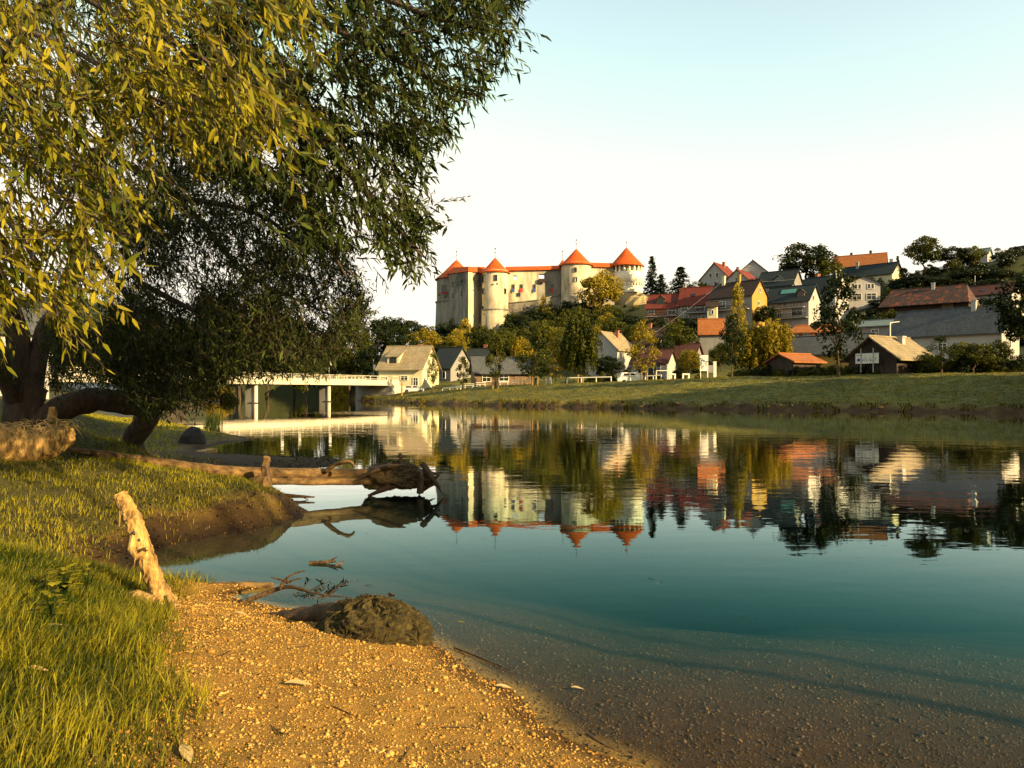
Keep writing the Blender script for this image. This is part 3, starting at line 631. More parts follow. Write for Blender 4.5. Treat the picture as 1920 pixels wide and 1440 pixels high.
house("bridge_house", "cream house with tan tiled roof and shed dormer at the bridge end", 768, 166, 727, 9.6, 11, 4.3, 4.5, 13, 'cream','tanroof',
      [('f',-3.3,1.6,.9,1.2),('f',.9,2.0,1.5,.8),('f',3.4,1.2,1.0,1.6),('r',-2.2,5.6,1.0,1.5),('r',1.5,5.6,1.0,1.5),('r',-2.5,2.2,1.0,1.3)], [(2.0,.2,1.4,'brick')], dormer=[(-1.9,2.6,1.7,'shed')], og=.5, oh=.9)
house("stone_house", "old grey house with dark slate roof left of the barn", 846, 178, 718, 6.2, 8, 3.6, 4.4, 35, 'greywall','slate', [('f',-1.6,1.7,.8,1.4),('f',1.2,1.7,.8,1.4),('r',-1.6,1.8,.8,1.3),('r',1.2,4.8,.7,1.2)], [])
house("back_house", "small house with brown and slate roof peeping above the long barn", 888, 186, 716, 8.0, 7, 5.2, 2.6, 18, 'greywall','slate', [('f',-2,3,.9,1.2),('f',2,3,.9,1.2)], [(3.0,.1,1.3,'brick')])
house("long_barn", "long low barn with grey roof behind the picnic benches", 938, 155, 724, 11.2, 8, 2.9, 2.7, -8, 'wood','greyroof', [('f',-3.2,1.5,1.6,1.2),('f',.2,1.5,1.8,1.2)], [], cat="barn", oh=.9, doors=[('f',-1.4,1.0,2.0,'darkwood'),('f',3.4,2.2,2.1,'wood')])
house("gabled_cottage", "white cottage with pale roof and brick chimney behind the birch", 1146, 168, 684, 9.0, 7.6, 3.2, 3.6, 125, 'whitewall','tanroof', [('r',-1.6,1.6,1.0,1.4),('f',0,1.6,1.0,1.3),('r',0,4.2,.9,1.1)], [(-1.0,.25,1.5,'brick')])
house("dark_roof_house", "house with wide dark grey roof behind the white cottage", 1204, 184, 672, 11, 9, 3.0, 4.0, 30, 'greywall','brownroof', [('f',-3,1.4,1,1.2),('f',2,1.4,1,1.2)], [(2,.0,1.2,'brick')])
house("low_white_house", "low white house with maroon roof behind the goal frame", 1226, 152, 711, 7.0, 7, 3.2, 2.4, 26, 'whitewall','maroon', [('f',-1.5,1.8,1.6,1.4),('f',1.6,1.9,1.2,1.6)], [], doors=[('f',.4,.9,2.1,'darkwood')])
house("maroon_roof_house", "house with broad maroon roof left of the white board", 1272, 164, 705, 8.6, 8, 3.6, 3.0, 28, 'greywall','maroon', [('f',-2,1.8,1.1,1.2),('f',2,1.8,1.1,1.2)], [])
house("terrace_house", "unfinished brick house with red roof and gabled dormer beside the castle rock", 1249, 204, 611, 8.4, 8, 4.6, 3.6, 26, 'brick','red', [('f',-2.9,3.6,1.5,1.3),('f',2.6,3.4,2.0,1.6),('f',-2.6,.9,1.4,1.5),('f',1.2,1.1,.9,.9)], [(3.9,0,1.3,'brick')], balc=[(-4.1,4.2,2.2,1.3,'darkwood')], dormer=[(-.6,2.2,1.5,'wood')], sky=[(-3.0,.35,.8,1.0,'glass'),(2.9,.4,.8,1.0,'glass')])
house("terrace_house", "house with plain red roof and roof light right of the unfinished one", 1311, 200, 606, 8.6, 9, 4.6, 4.6, 29, 'greywall','red', [('f',-2.6,3.4,1.6,1.4),('f',1.5,3.4,2.2,1.5),('f',-2.2,1,1.2,1.6),('f',2.4,1,.9,1.0)], [(-4.0,.1,1.4,'whitewall')], balc=[(-2.2,4.3,2.3,1.3,'darkwood')], sky=[(-.9,.5,1.0,1.0,'glass')])
house("brown_roof_house", "house with brown roof and sunlit ochre gable above the yellow trees", 1383, 190, 612, 11.5, 7.5, 7.2, 3.6, 45, 'greywall','brownroof', [('f',-3.8,5.2,1.0,1.4),('f',-2.0,5.2,1.6,1.4),('f',1.6,5.0,2.2,1.5),('r',0,8.4,.6,1.1),('r',-.6,5.2,.8,.9),('r',1.2,2.2,.9,1.0)], [(-3.6,-.1,2.2,'cream'),(.6,-.1,2.2,'ochre')], balc=[(-4.6,5.2,3.8,1.2,'darkwood')])
house("stair_annex", "small cream annex under the brown roof between two houses", 1336, 185, 601, 2.2, 2.6, 3.4, 1.0, 20, 'cream','brownroof', [('f',.1,1.9,.5,.9)], [], cat="annex")
house("tall_white_house", "tall white house with steep gable and red roof at top of the village", 1352, 234, 548, 10.0, 9.0, 3.6, 4.6, 128, 'whitewall','red', [('r',-1.2,4.6,.9,1.3),('r',.9,4.6,.9,1.3),('r',-2.6,2.0,.9,1.3),('r',.4,2.0,.9,1.3),('r',2.6,2.0,.9,1.3)], [(-1,.1,1.4,'brick')])
house("gable_house", "white house with broad pale gable on the skyline behind the red roof", 1412, 240, 540, 10, 12, 2.6, 5.2, 108, 'whitewall','slate', [('r',0,2.2,1.0,1.3)], [], oh=.9)
house("red_roof_house", "house with bright red roof and white chimney in front of the pale gable", 1394, 220, 548, 10.0, 8.0, 2.2, 3.6, 128, 'whitewall','red', [('r',0,3.0,.8,1.3),('f',-2,1.6,1,1.3),('f',2,1.6,1,1.3)], [(1.0,-.3,2.3,'whitewall')])
house("slate_house", "dark slate house with green roof panel and two balconies mid slope", 1486, 190, 602, 10.8, 8.0, 4.6, 3.8, 41, 'whitewall','slate', [('f',-3.4,1.6,.9,1.7),('f',-1.6,1.6,1.0,1.7),('f',2.6,1.8,2.6,1.8),('f',-1.0,4.0,2.4,.9),('r',-1,5.2,.8,1.0),('r',1.2,2.0,.8,1.2)], [], balc=[(-5.2,4.6,2.9,1.2,'darkwood'),(-5.2,5.2,.4,1.3,'darkwood')], sky=[(-.4,.62,3.6,1.6,'green')], dormer=[(3.2,1.6,1.2,'wood')])
house("dormer_house", "dark roofed house with sunlit triangular dormer above the green roof panel", 1462, 206, 560, 9.5, 8, 3.2, 4.0, 40, 'greywall','slate', [('f',-2,1.5,1,1.2),('f',2,1.5,1,1.2)], [], dormer=[(.8,2.6,.6,'plain')])
house("hidden_house", "dark roofed house half hidden behind the tall bank tree", 1545, 196, 580, 9.2, 8, 4.0, 4.2, 46, 'whitewall','slate', [('r',-1.4,4.9,.9,1.2),('r',.8,2.0,.9,1.2),('f',2,2,1,1.3)], [(-2,.1,1.3,'brick')])
house("back_roof_house", "house with brown hipped roof on the slope below the big walnut tree", 1528, 214, 562, 11, 9, 2.6, 3.0, 40, 'greywall','brownroof', [('f',0,1.4,1,1.1)], [(1,0,1.3,'brick')], hip=2.2)
house("chalet", "white chalet with low gable and dark wooden balcony", 1613, 208, 571, 9.0, 8.0, 5.0, 1.9, 103, 'whitewall','slate', [('r',-2.0,4.3,.6,1.2),('r',-1.1,4.3,.6,1.2),('r',1.2,4.3,.6,1.2),('r',2.1,4.3,.6,1.2),('r',-1.8,1.6,2.2,1.6),('r',1.8,1.6,2.2,1.6)], [], oh=.9)
house("orange_roof_house", "long house with sunlit orange roof on the ridge", 1612, 252, 520, 15.5, 10, 3.0, 4.2, 30, 'cream','orange', [('f',-3,1.5,1,1.2),('f',3,1.5,1,1.2)], [(-2.6,.1,1.4,'black'),(3.2,.1,1.6,'black')])
house("green_roof_house", "house with long dark green roof below the orange one", 1633, 228, 537, 15, 8.5, 2.8, 3.4, 46, 'cream','slate', [('f',-3,1.4,1,1.2)], [(-3.6,-.2,1.8,'whitewall'),(5.4,.2,1.9,'cream')])
house("old_barn", "old barn with patchy red tiles and grey lower roof edge", 1741, 184, 592, 18.5, 8.5, 3.4, 3.2, 42, 'darkwood','patchroof', [], [(1.2,-.2,1.6,'metal')], cat="barn", oh=1.8, hip=1.6, doors=[('f',-4,2.2,2.4,'darkwood'),('f',5,2.4,2.4,'wood')])
house("corner_house", "house with maroon roof by the lamp pole at far right", 1862, 192, 580, 10.0, 8.5, 3.4, 2.6, 46, 'whitewall','maroon', [('f',-2.6,1.9,1.3,1.2),('f',2,1.9,1.3,1.2)], [], sky=[(-1.4,.4,.9,.9,'glass')])
house("grey_shed", "long low grey building with flat pitched roof left of the big roof", 1684, 150, 650, 13, 7, 4.0, 1.2, 42, 'greywall','tealsheet', [('f',-3.2,2.6,1.2,1.4),('f',2.6,3.0,1.5,1.3),('f',.4,.9,1.0,1.2)], [])
house("big_roof_house", "large house with wide grey roof and sunlit white gable", 1786, 128, 672, 17.0, 8.0, 4.0, 4.1, 50, 'whitewall','greyroof', [('r',0,5.4,.5,1.3),('r',-.6,2.0,.6,1.0),('f',-5,1.7,1.2,1.2),('f',0,1.7,1.2,1.2)], [(3.4,-.1,1.5,'whitewall')])
house("sign_hut", "timber hut with open gable, sign banner and sunlit tan roof", 1668, 100, 700, 7.6, 6.6, 2.1, 2.4, 148, 'darkwood','tanroof', [], [(-1.0,.3,.9,'whitewall')], cat="hut", oh=.9, og=.8)
house("long_grey_roof", "long single storey house with grey roof behind the hedge", 1556, 126, 694, 13.4, 8.5, 2.6, 2.9, 42, 'ochre','greyroof', [('f',-3,1.4,1,1.1)], [])
house("orange_hut", "small hut with orange sheet roof in the hedge", 1490, 109, 700, 5.6, 4.6, 1.6, .95, 152, 'darkwood','orange', [], [], cat="hut", oh=.6)
house("pavilion", "low brick pavilion with orange hipped roof below the slate house", 1504, 152, 642, 4.6, 4.6, 1.9, 1.3, 24, 'brick','orange', [('f',-1.2,1.1,1.0,.8),('f',1.0,1.1,1.0,.8)], [], cat="pavilion", hip=1.6)
house("pavilion", "low brick pavilion with orange roof behind the tall bank tree", 1552, 152, 642, 4.6, 4.6, 1.9, 1.3, 24, 'brick','orange', [('f',-1.2,1.1,1.0,.8),('f',1.0,1.1,1.0,.8)], [], cat="pavilion", hip=1.6)
house("tile_roof_shed", "small shed with warm orange tiled roof left of the dark tree", 1334, 170, 642, 5.0, 5.5, 2.0, 3.0, 14, 'greywall','orange', [], [], cat="shed")
house("hilltop_barn", "dark barn on the grassy hilltop at the right edge", 1925, 226, 497, 9.0, 8, 2.6, 3.0, 62, 'darkwood','slate', [('r',-1,1.4,1,1.0)], [], cat="barn", oh=1.0)
house("hilltop_cabin", "small cabin with pale grey roof beside the hilltop trees", 1838, 238, 492, 5, 5, 2.2, 1.8, 45, 'whitewall','tealsheet', [], [(-1.5,0,1.2,'cream')], cat="cabin")
house("riverside_house", "sunlit white house glimpsed behind the willow trunk", 34, 60, 700, 3.4, 5, 3.2, 1.6, -40, 'whitewall','greyroof', [('f',1.6,2.0,.8,1.1)], [])
J = [o for o in bpy.data.objects if o.name.startswith("brown_roof_house")][0]
g = MB(); d_, h_, r_ = 3.75, 7.2, 3.6; g.add([(5.753,-d_,-3),(5.753,d_,-3),(5.753,d_,h_),(5.753,0,h_+r_-.02),(5.753,-d_,h_),(5.83,-d_,-3),(5.83,d_,-3),(5.83,d_,h_),(5.83,0,h_+r_-.02),(5.83,-d_,h_)], [(4,3,2,1,0),(5,6,7,8,9)]+[(i,(i+1)%5,(i+1)%5+5,i+5) for i in range(5)]); g.build("gable_wall", M['ochre'], J)
for c in J.children:
    if c.name.startswith("window") and abs(c.location.x-5.75) < .01: c.location.x += .09
# retaining wall below the unfinished house
rw = MB(); a = at(1212, 612, 196); b = at(1247, 612, 194); rw.bar(a+Vector((0,0,-1.2)), b+Vector((0,0,-1.2)), .5, 3.0)
tag(rw.build("retaining_wall", M['conc']), "pale concrete retaining wall under the unfinished brick house", "wall")
print('T', round(time.time()-_t0,1))
# ------------------------------------------------------------------ bridge
BA = Vector((-66, 82, 0)); BD = Vector((8, 16, 0)).normalized(); BN = Vector((BD.y, -BD.x, 0))   # BN faces the camera side
def bp(s, off, z): return Vector((-42, 125, 0))+BD*s+BN*off+Vector((0,0,z))
br = empty("road_bridge", bp(0, 0, 0)); tag(br, "white concrete road bridge with railings crossing the river", "bridge")
S0, S1 = -62, 39
def slab(s0, s1, o0, o1, z0, z1):
    m = MB(); q = [bp(s0,o0,0), bp(s1,o0,0), bp(s1,o1,0), bp(s0,o1,0)]
    return m.add([(v.x,v.y,z0) for v in q]+[(v.x,v.y,z1) for v in q], [(0,1,2,3),(7,6,5,4),(4,5,1,0),(5,6,2,1),(6,7,3,2),(7,4,0,3)])
part(slab(S0,S1,-7,1.0,3.2,4.05), "deck", M['conc'], br)
part(slab(S0,S1,1.003,1.35,3.1,4.2), "fascia", M['palepaint'], br)
part(slab(S0,S1,-7.35,-7.003,3.1,4.2), "fascia", M['palepaint'], br)
for s in (0, 18):
    pm_ = slab(s-.28, s+.28, -1.6, .35, -2.5, 3.19); part(pm_, "pier", M['conc'], br)
    c = bp(s,.36,0); part(MB().lathe([(.36,-2.5),(.36,3.19)], 14, (c.x,c.y)), "pier_nose", M['conc'], br, True)
    m = MB(); c = bp(s,.2,0); m.lathe([(1.9,-2.4),(1.5,-.2),(1.0,.06),(.3,.16)], 14, (c.x,c.y)); m.v = [(v[0]+rnd.uniform(-.2,.2), v[1]+rnd.uniform(-.2,.2), v[2]+rnd.uniform(-.06,.06)) for v in m.v]; part(m, "pier_footing", M['rock'], br)
part(slab(36,46,-7.6,1.6,-2,3.04), "abutment", M['conc'], br)
part(slab(-64,-50,-7.6,1.6,-2,3.04), "abutment", M['conc'], br)
for side, o_ in (("front", 1.2), ("back", -7.2)):
    for (z, h) in ((4.42,.07),(4.95,.1)):
        a = bp(S0,o_,z); b = bp(S1,o_,z); part(MB().bar(a, b, .09, h), "handrail", M['palepaint'], br)
    n = int((S1-S0)/2.4)
    for i in range(n+1):
        p = bp(S0+(S1-S0)*i/n, o_, 0); part(MB().box(p.x-.09,p.x+.09,p.y-.09,p.y+.09,4.2,4.98), "railing_post", M['palepaint'], br)
for i, (px, s) in enumerate(((560,None),(617,None),(700,None),(527,None))):
    u = (px-CX)/F; q = Vector((-42,125,0))-BN*0; o_ = 1.17 if i % 2 else -7.1
    base = Vector((-42,125,0))+BN*o_; s_ = (u*base.y-base.x)/(BD.x-u*BD.y); p = bp(s_, o_, 4.2)
    lp = empty("flag_pole", p); part(MB().tube([p, p+Vector((0,0,3.6 if i%2 else 4.6))], [.08,.05], 8), "pole", M['metal'], lp)
    part(MB().bar(p+Vector((0,0,3.5)), p+Vector((.5,0,3.5)), .05), "arm", M['metal'], lp)
    m = MB(); c = p+Vector((.05,0,3.45)); m.add([c, c+Vector((.42,.05,0)), c+Vector((.34,.12,-1.0)), c+Vector((.03,.02,-.95))], [(0,1,2,3)]); m.add([v+Vector((0,.02,0)) for v in (c, c+Vector((.42,.05,0)), c+Vector((.34,.12,-1.0)), c+Vector((.03,.02,-.95)))], [(3,2,1,0)]); part(m, "pennant", M['white'], lp)
    tag(lp, "thin metal flag pole on the bridge railing with narrow pale pennant", "pole", "flag poles along the bridge")
# ------------------------------------------------------------------ tree kit
def leaf_quads(C, D, S, tint, rs):
    """bent diamond leaves: centres C, outward dirs D, sizes S"""
    n = len(C); A = rs.normal(size=(n,3)); A /= np.linalg.norm(A,axis=1)[:,None]
    Nn = D*.7+rs.normal(size=(n,3))*.6; Nn /= np.linalg.norm(Nn,axis=1)[:,None]
    U = np.cross(Nn, A); U /= np.linalg.norm(U,axis=1)[:,None]+1e-9; W = np.cross(Nn, U)
    S = S[:,None]; V = np.stack([C-U*S, C+W*S*.55+Nn*S*.12, C+U*S, C-W*S*.55+Nn*S*.12], 1).reshape(-1,3)
    k = np.arange(n)[:,None]*4; T = np.concatenate([k+np.array([[0,1,3]]), k+np.array([[1,2,3]])])
    return V, T, np.repeat(tint, 4)
_crowns = {}
def crown(kind, seed, mat):
    if (kind, seed, mat) in _crowns: return _crowns[(kind, seed, mat)]
    rs = np.random.default_rng(seed*97+{'broad':1,'column':2,'spruce':3,'bush':4,'weep':5,'sparse':6,'shade':7,'tall':8}[kind]); C = []; D = []; S = []; T = []
    def clump(c, r, n, sz, flat=1.0, tb=.5):
        d = rs.normal(size=(n,3)); d /= np.linalg.norm(d,axis=1)[:,None]; rad = r*rs.uniform(.35,1.05,n)**.6
        p = d*rad[:,None]; p[:,2] *= flat
        C.append(np.array(c)+p); D.append(d); S.append(sz*rs.uniform(.6,1.3,n)); T.append(np.clip(tb+rs.normal(0,.17,n)+d[:,2]*.08, 0, 1))
    if kind == 'tall':  # high crown shaped to shade the willow and leave the stump lit
        for i in range(70):
            d = rs.normal(size=3); d /= np.linalg.norm(d); q = rs.uniform(.3,1)**.5; clump((d[0]*.095*q, d[1]*.095*q, .845+d[2]*.155*q), rs.uniform(.03,.055), 60, .021, .8, .4)
    elif kind in ('broad', 'shade', 'bush'):
        k = {'broad':62,'shade':85,'bush':30}[kind]
        for i in range(k):
            d = rs.normal(size=3); d /= np.linalg.norm(d); q = rs.uniform(.45,1)**.5*rs.uniform(.78,1.12)
            if kind == 'bush': c = np.array([d[0]*.42*q, d[1]*.42*q, .08+abs(d[2])*.72*q*rs.uniform(.6,1.1)]); r = rs.uniform(.10,.19); n = 95; sz = .034
            else:
                c = np.array([d[0]*.33*q, d[1]*.33*q, .60+d[2]*.33*q]); r = rs.uniform(.07,.13); n = 95 if kind == 'broad' else 55; sz = .021 if kind == 'broad' else .045
            clump(c, r, n, sz, .8, rs.uniform(.25,.75))
    elif kind in ('column', 'sparse'):
        for i in range(46 if kind == 'column' else 40):
            h = rs.uniform(.22,.97); w = (.21 if kind == 'column' else .24)*math.sin(pi*min(1,max(.06,(h-.16)/.9))**.75)+.02; a = rs.uniform(0,6.28); q = rs.uniform(.2,1)**.5
            clump((cos(a)*w*q, sin(a)*w*q, h), rs.uniform(.045,.085), 62 if kind == 'column' else 40, .017, 1.1, rs.uniform(.25,.8))
    elif kind == 'spruce':
        for i in range(34):
            h = i/34; w = .20*(1-h)**.85+.012
            for j in range(max(4, int(11*(1-h)))):
                a = rs.uniform(0,6.28); L = w*rs.uniform(.7,1.1)
                for q in np.linspace(.25,1,4): clump((cos(a)*L*q, sin(a)*L*q, .08+.9*h-.07*q*L/.2), .026, 5, .018, .5, rs.uniform(.3,.7))
    elif kind == 'weep':
        for i in range(270):
            d = rs.normal(size=3); d /= np.linalg.norm(d); q = rs.uniform(.5,1.05); top = np.array([d[0]*.30*q, d[1]*.30*q, .62+d[2]*.34*q]); L = rs.uniform(.08,.30); tb = rs.uniform(.3,.8)
            for t in np.linspace(0,1,7): clump(top+np.array([d[0]*.05*t, d[1]*.05*t, -L*t]), .026, 6, .020, 1.6, tb)
    C = np.concatenate(C); D = np.concatenate(D); S = np.concatenate(S); T = np.concatenate(T); ok = C[:,2] > .01; C, D, S, T = C[ok], D[ok], S[ok], T[ok]
    V, Tr, tt = leaf_quads(C, D, S, T, rs); m = fast_mesh("crown", V, Tr, {"tint":tt}); m.materials.append(M[mat]); _crowns[(kind,seed,mat)] = m; return m
_trunks = {}
def trunk_mesh(kind, seed):
    if (kind, seed) in _trunks: return _trunks[(kind, seed)]
    r_ = random.Random(seed); mb = MB(); top = .95 if kind in ('spruce','column','sparse','tall') else .62; r0 = .02 if kind in ('broad','shade') else (.0038 if kind == 'tall' else .013)
    if kind == 'bush': top, r0 = .4, .014
    pts = [(r_.uniform(-.012,.012)*i, r_.uniform(-.012,.012)*i, -.06+(top+.06)*i/6) for i in range(7)]
    mb.tube(pts, [r0*(1.25-.95*i/6) if i else r0*1.5 for i in range(7)], 7)
    if kind not in ('spruce','tall'):
        for i in range(7):
            h = r_.uniform(.28,.6) if kind != 'bush' else r_.uniform(.02,.3); k = min(6, int((h+.06)/(top+.06)*6)); a = r_.uniform(0,6.28); L = r_.uniform(.16,.27)*(.55 if kind in ('column','sparse') else 1)
            b = Vector(pts[k]); mb.tube([b, b+Vector((cos(a)*L*.5, sin(a)*L*.5, L*.5)), b+Vector((cos(a)*L, sin(a)*L, L*1.1))], [r0*.55, r0*.35, r0*.12], 5)
    m = bpy.data.meshes.new("trunk"); m.from_pydata(mb.v, [], mb.f); m.update(); m.materials.append(M['bark']); _trunks[(kind,seed)] = m; return m
def tree_at(x, y, z, H, wd, kind, seed, mat, name, label, group, cat="tree"):
    r_ = random.Random(int(x*31+y*17+seed)); root = empty(name, (x, y, z), r_.uniform(0,6.28)); root.scale = (H*wd, H*wd, H)
    link(bpy.data.objects.new("trunk", trunk_mesh(kind, seed)), root); link(bpy.data.objects.new("crown", crown(kind, seed, mat)), root)
    return tag(root, label, cat, group)
def tree(px, Y, py_top, wpx, kind, seed, mat, name, label, group=None, py_base=None, cat="tree"):
    x = gx(px, Y); z = ground(x, Y) if py_base is None else at(px, py_base, Y).z
    H = EYE+(HY-py_top)/F*Y-z; nat = {'broad':.74,'shade':.74,'column':.46,'spruce':.42,'bush':1.0,'weep':.72,'sparse':.5}[kind]
    return tree_at(x, Y, z-.05, H, wpx*mpp(Y)/(nat*H), kind, seed, mat, name, label, group, cat)
# young trees and larger trees along the far bank
BT = "trees along the far bank"
tree(812, 150, 655, 22, 'column', 1, 'leaf', "young_tree", "slim young tree against the right end of the cream house", BT)
tree(868, 136, 668, 26, 'column', 2, 'leaf', "young_tree", "small young tree in front of the old grey house", BT)
tree(929, 128, 618, 40, 'column', 3, 'leaf', "young_tree", "slender young tree in front of the long barn", BT)
tree(1003, 126, 632, 66, 'column', 1, 'leaf', "bank_tree", "full young tree right of the long barn", BT)
tree(1042, 134, 655, 34, 'column', 2, 'leaf_yellow', "young_tree", "small yellowish tree left of the birch", BT)
tree(1088, 134, 583, 84, 'weep', 1, 'leaf', "birch_tree", "tall drooping birch below the castle tree", BT)
tree(1062, 150, 610, 50, 'broad', 2, 'leaf', "bank_tree", "round tree behind the drooping birch", BT)
tree(1207, 118, 603, 58, 'column', 3, 'leaf_yellow', "young_tree", "olive young tree tied to stakes by the white rail", BT)
tree(1373, 108, 588, 46, 'column', 2, 'leaf_dark', "young_tree", "dark slender tree right of the white board", BT)
tree(1574, 92, 505, 84, 'column', 5, 'leaf_dark', "young_tree", "tall thin dark tree standing alone on the right bank", BT)
tree(1408, 128, 596, 96, 'weep', 2, 'leaf_yellow', "golden_tree", "golden tree with drooping sunlit leaves left of the hedge", BT)
tree(1452, 126, 592, 80, 'weep', 3, 'leaf_yellow', "golden_tree", "rounder golden tree at the start of the hedge", BT)
tree(1385, 138, 536, 44, 'column', 4, 'leaf_yellow', "golden_tree", "pointed golden poplar in front of the brown roof", BT)
tree(1766, 90, 630, 64, 'sparse', 2, 'leaf', "fruit_tree", "small airy fruit tree right of the sign hut", BT)
tree(1826, 92, 640, 66, 'broad', 3, 'leaf', "fruit_tree", "bushy fruit tree before the big grey roof", BT)
tree(1925, 84, 500, 120, 'broad', 4, 'leaf_dark', "edge_tree", "dark tree filling the right edge of the bank", BT)
tree(1272, 166, 596, 66, 'broad', 1, 'leaf', "village_tree", "green tree between the concrete wall and the tiled shed", "trees among the houses")
tree(1245, 158, 626, 40, 'broad', 2, 'leaf_dark', "village_tree", "dark tree left of the maroon roof", "trees among the houses")
tree(1292, 140, 652, 46, 'broad', 3, 'leaf_yellow', "village_tree", "yellowing tree left of the white board", "trees among the houses")
tree(1352, 150, 640, 44, 'broad', 4, 'leaf', "village_tree", "green tree just right of the white board", "trees among the houses")
tree(1140, 146, 664, 62, 'broad', 4, 'leaf_dark', "village_tree", "dark spreading tree hiding the white cottage wall", "trees among the houses")
# hill and skyline trees
HT = "trees on the castle hill and skyline"
tree(1126, 228, 503, 86, 'broad', 5, 'leaf_yellow', "castle_tree", "big sunlit tree in front of the castle wall", HT, py_base=606)
tree(1222, 240, 477, 42, 'spruce', 1, 'needle', "spruce", "tall dark spruce right of the gallery tower", HT)
tree(1240, 236, 512, 46, 'spruce', 2, 'needle', "spruce", "shorter spruce beside the tall one", HT)
tree(1277, 236, 498, 66, 'spruce', 3, 'leaf_dark', "spruce", "broad conical tree left of the tall white house", HT)
tree(1308, 232, 525, 40, 'broad', 1, 'leaf', "skyline_tree", "small round tree touching the tall white house", HT)
tree(1512, 232, 453, 106, 'broad', 2, 'leaf_dark', "walnut_tree", "big dark round tree on the village skyline", HT)
tree(1556, 224, 486, 52, 'broad', 3, 'leaf', "skyline_tree", "lighter tree leaning on the big round one", HT)
tree(1734, 222, 438, 68, 'broad', 4, 'leaf', "skyline_tree", "tallest tree on the right skyline", HT)
tree(1786, 220, 458, 56, 'broad', 5, 'leaf_dark', "skyline_tree", "round tree right of the tallest skyline tree", HT)
tree(1820, 222, 460, 50, 'broad', 1, 'leaf', "skyline_tree", "tree beside the small hilltop cabin", HT)
tree(1683, 236, 478, 20, 'spruce', 1, 'needle', "spruce", "tiny spruce beside the orange roof on the ridge", HT)
tree(1700, 214, 520, 52, 'broad', 2, 'leaf_dark', "skyline_tree", "dark tree above the old barn", HT)
tree(1858, 196, 520, 70, 'broad', 3, 'leaf_dark', "skyline_tree", "dark tree behind the maroon corner house", HT)
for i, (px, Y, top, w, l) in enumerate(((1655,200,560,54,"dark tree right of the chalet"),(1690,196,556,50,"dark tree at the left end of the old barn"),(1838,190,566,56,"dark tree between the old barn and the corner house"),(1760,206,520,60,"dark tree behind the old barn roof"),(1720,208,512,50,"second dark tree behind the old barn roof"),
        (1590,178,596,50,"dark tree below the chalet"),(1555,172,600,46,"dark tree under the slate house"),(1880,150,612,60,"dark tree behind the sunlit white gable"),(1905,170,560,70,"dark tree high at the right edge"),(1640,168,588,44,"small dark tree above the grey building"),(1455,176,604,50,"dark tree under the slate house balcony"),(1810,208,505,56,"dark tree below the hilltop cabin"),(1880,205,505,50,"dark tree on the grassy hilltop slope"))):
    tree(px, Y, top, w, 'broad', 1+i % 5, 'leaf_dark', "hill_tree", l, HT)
for i, (px, Y, top, w, mt) in enumerate(((822,236,590,40,'leaf'),(838,232,586,44,'leaf_dark'),(856,226,582,40,'leaf_dark'),(872,224,584,40,'leaf_yellow'),(890,224,594,36,'leaf_yellow'),(905,222,606,40,'leaf'),(925,220,612,36,'leaf_dark'),(952,226,578,36,'leaf_dark'),(966,230,562,30,'leaf'),(985,228,574,40,'leaf_dark'),(1008,230,560,40,'leaf_dark'),(1020,232,541,32,'leaf_yellow'),(1046,230,556,44,'leaf_dark'),(1066,232,548,36,'leaf_dark'),(1090,230,552,44,'leaf_dark'),(1160,226,578,40,'leaf'),(1184,226,588,40,'leaf'),(1140,220,590,60,'leaf_dark'),(1196,224,574,30,'leaf_dark'),(1080,216,590,70,'leaf_dark'),(1010,214,600,70,'leaf_dark'),(960,212,606,60,'leaf'),(880,212,612,60,'leaf_dark'))):
    x = gx(px, Y); z = ground(x, Y)-1.5; H = EYE+(HY-top)/F*Y-z
    tree_at(x, Y, z, H, w*mpp(Y)*1.25/H, 'bush', 1+i % 4, mt, "wall_bush", "%s shrub growing against the foot of the castle wall" % {'leaf':'green','leaf_dark':'dark','leaf_yellow':'yellow green'}[mt], "shrubs at the castle foot", "bush")
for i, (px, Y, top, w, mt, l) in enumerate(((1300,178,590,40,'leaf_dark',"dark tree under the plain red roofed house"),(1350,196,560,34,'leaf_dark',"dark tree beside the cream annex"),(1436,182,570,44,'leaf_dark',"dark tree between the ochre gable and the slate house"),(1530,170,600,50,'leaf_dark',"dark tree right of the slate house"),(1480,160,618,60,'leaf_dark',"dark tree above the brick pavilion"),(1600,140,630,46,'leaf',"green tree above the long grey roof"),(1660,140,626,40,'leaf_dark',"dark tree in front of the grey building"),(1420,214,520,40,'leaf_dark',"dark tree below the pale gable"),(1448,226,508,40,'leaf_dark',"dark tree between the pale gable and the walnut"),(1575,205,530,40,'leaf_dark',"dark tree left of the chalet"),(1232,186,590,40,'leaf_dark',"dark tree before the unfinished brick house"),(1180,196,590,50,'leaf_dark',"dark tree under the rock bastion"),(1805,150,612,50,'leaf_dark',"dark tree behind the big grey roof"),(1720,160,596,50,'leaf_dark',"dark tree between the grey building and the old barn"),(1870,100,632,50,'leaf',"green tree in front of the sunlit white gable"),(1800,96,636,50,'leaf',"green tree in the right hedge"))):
    tree(px, Y, top, w, 'broad', 1+i % 5, mt, "village_tree", l, "trees among the houses")
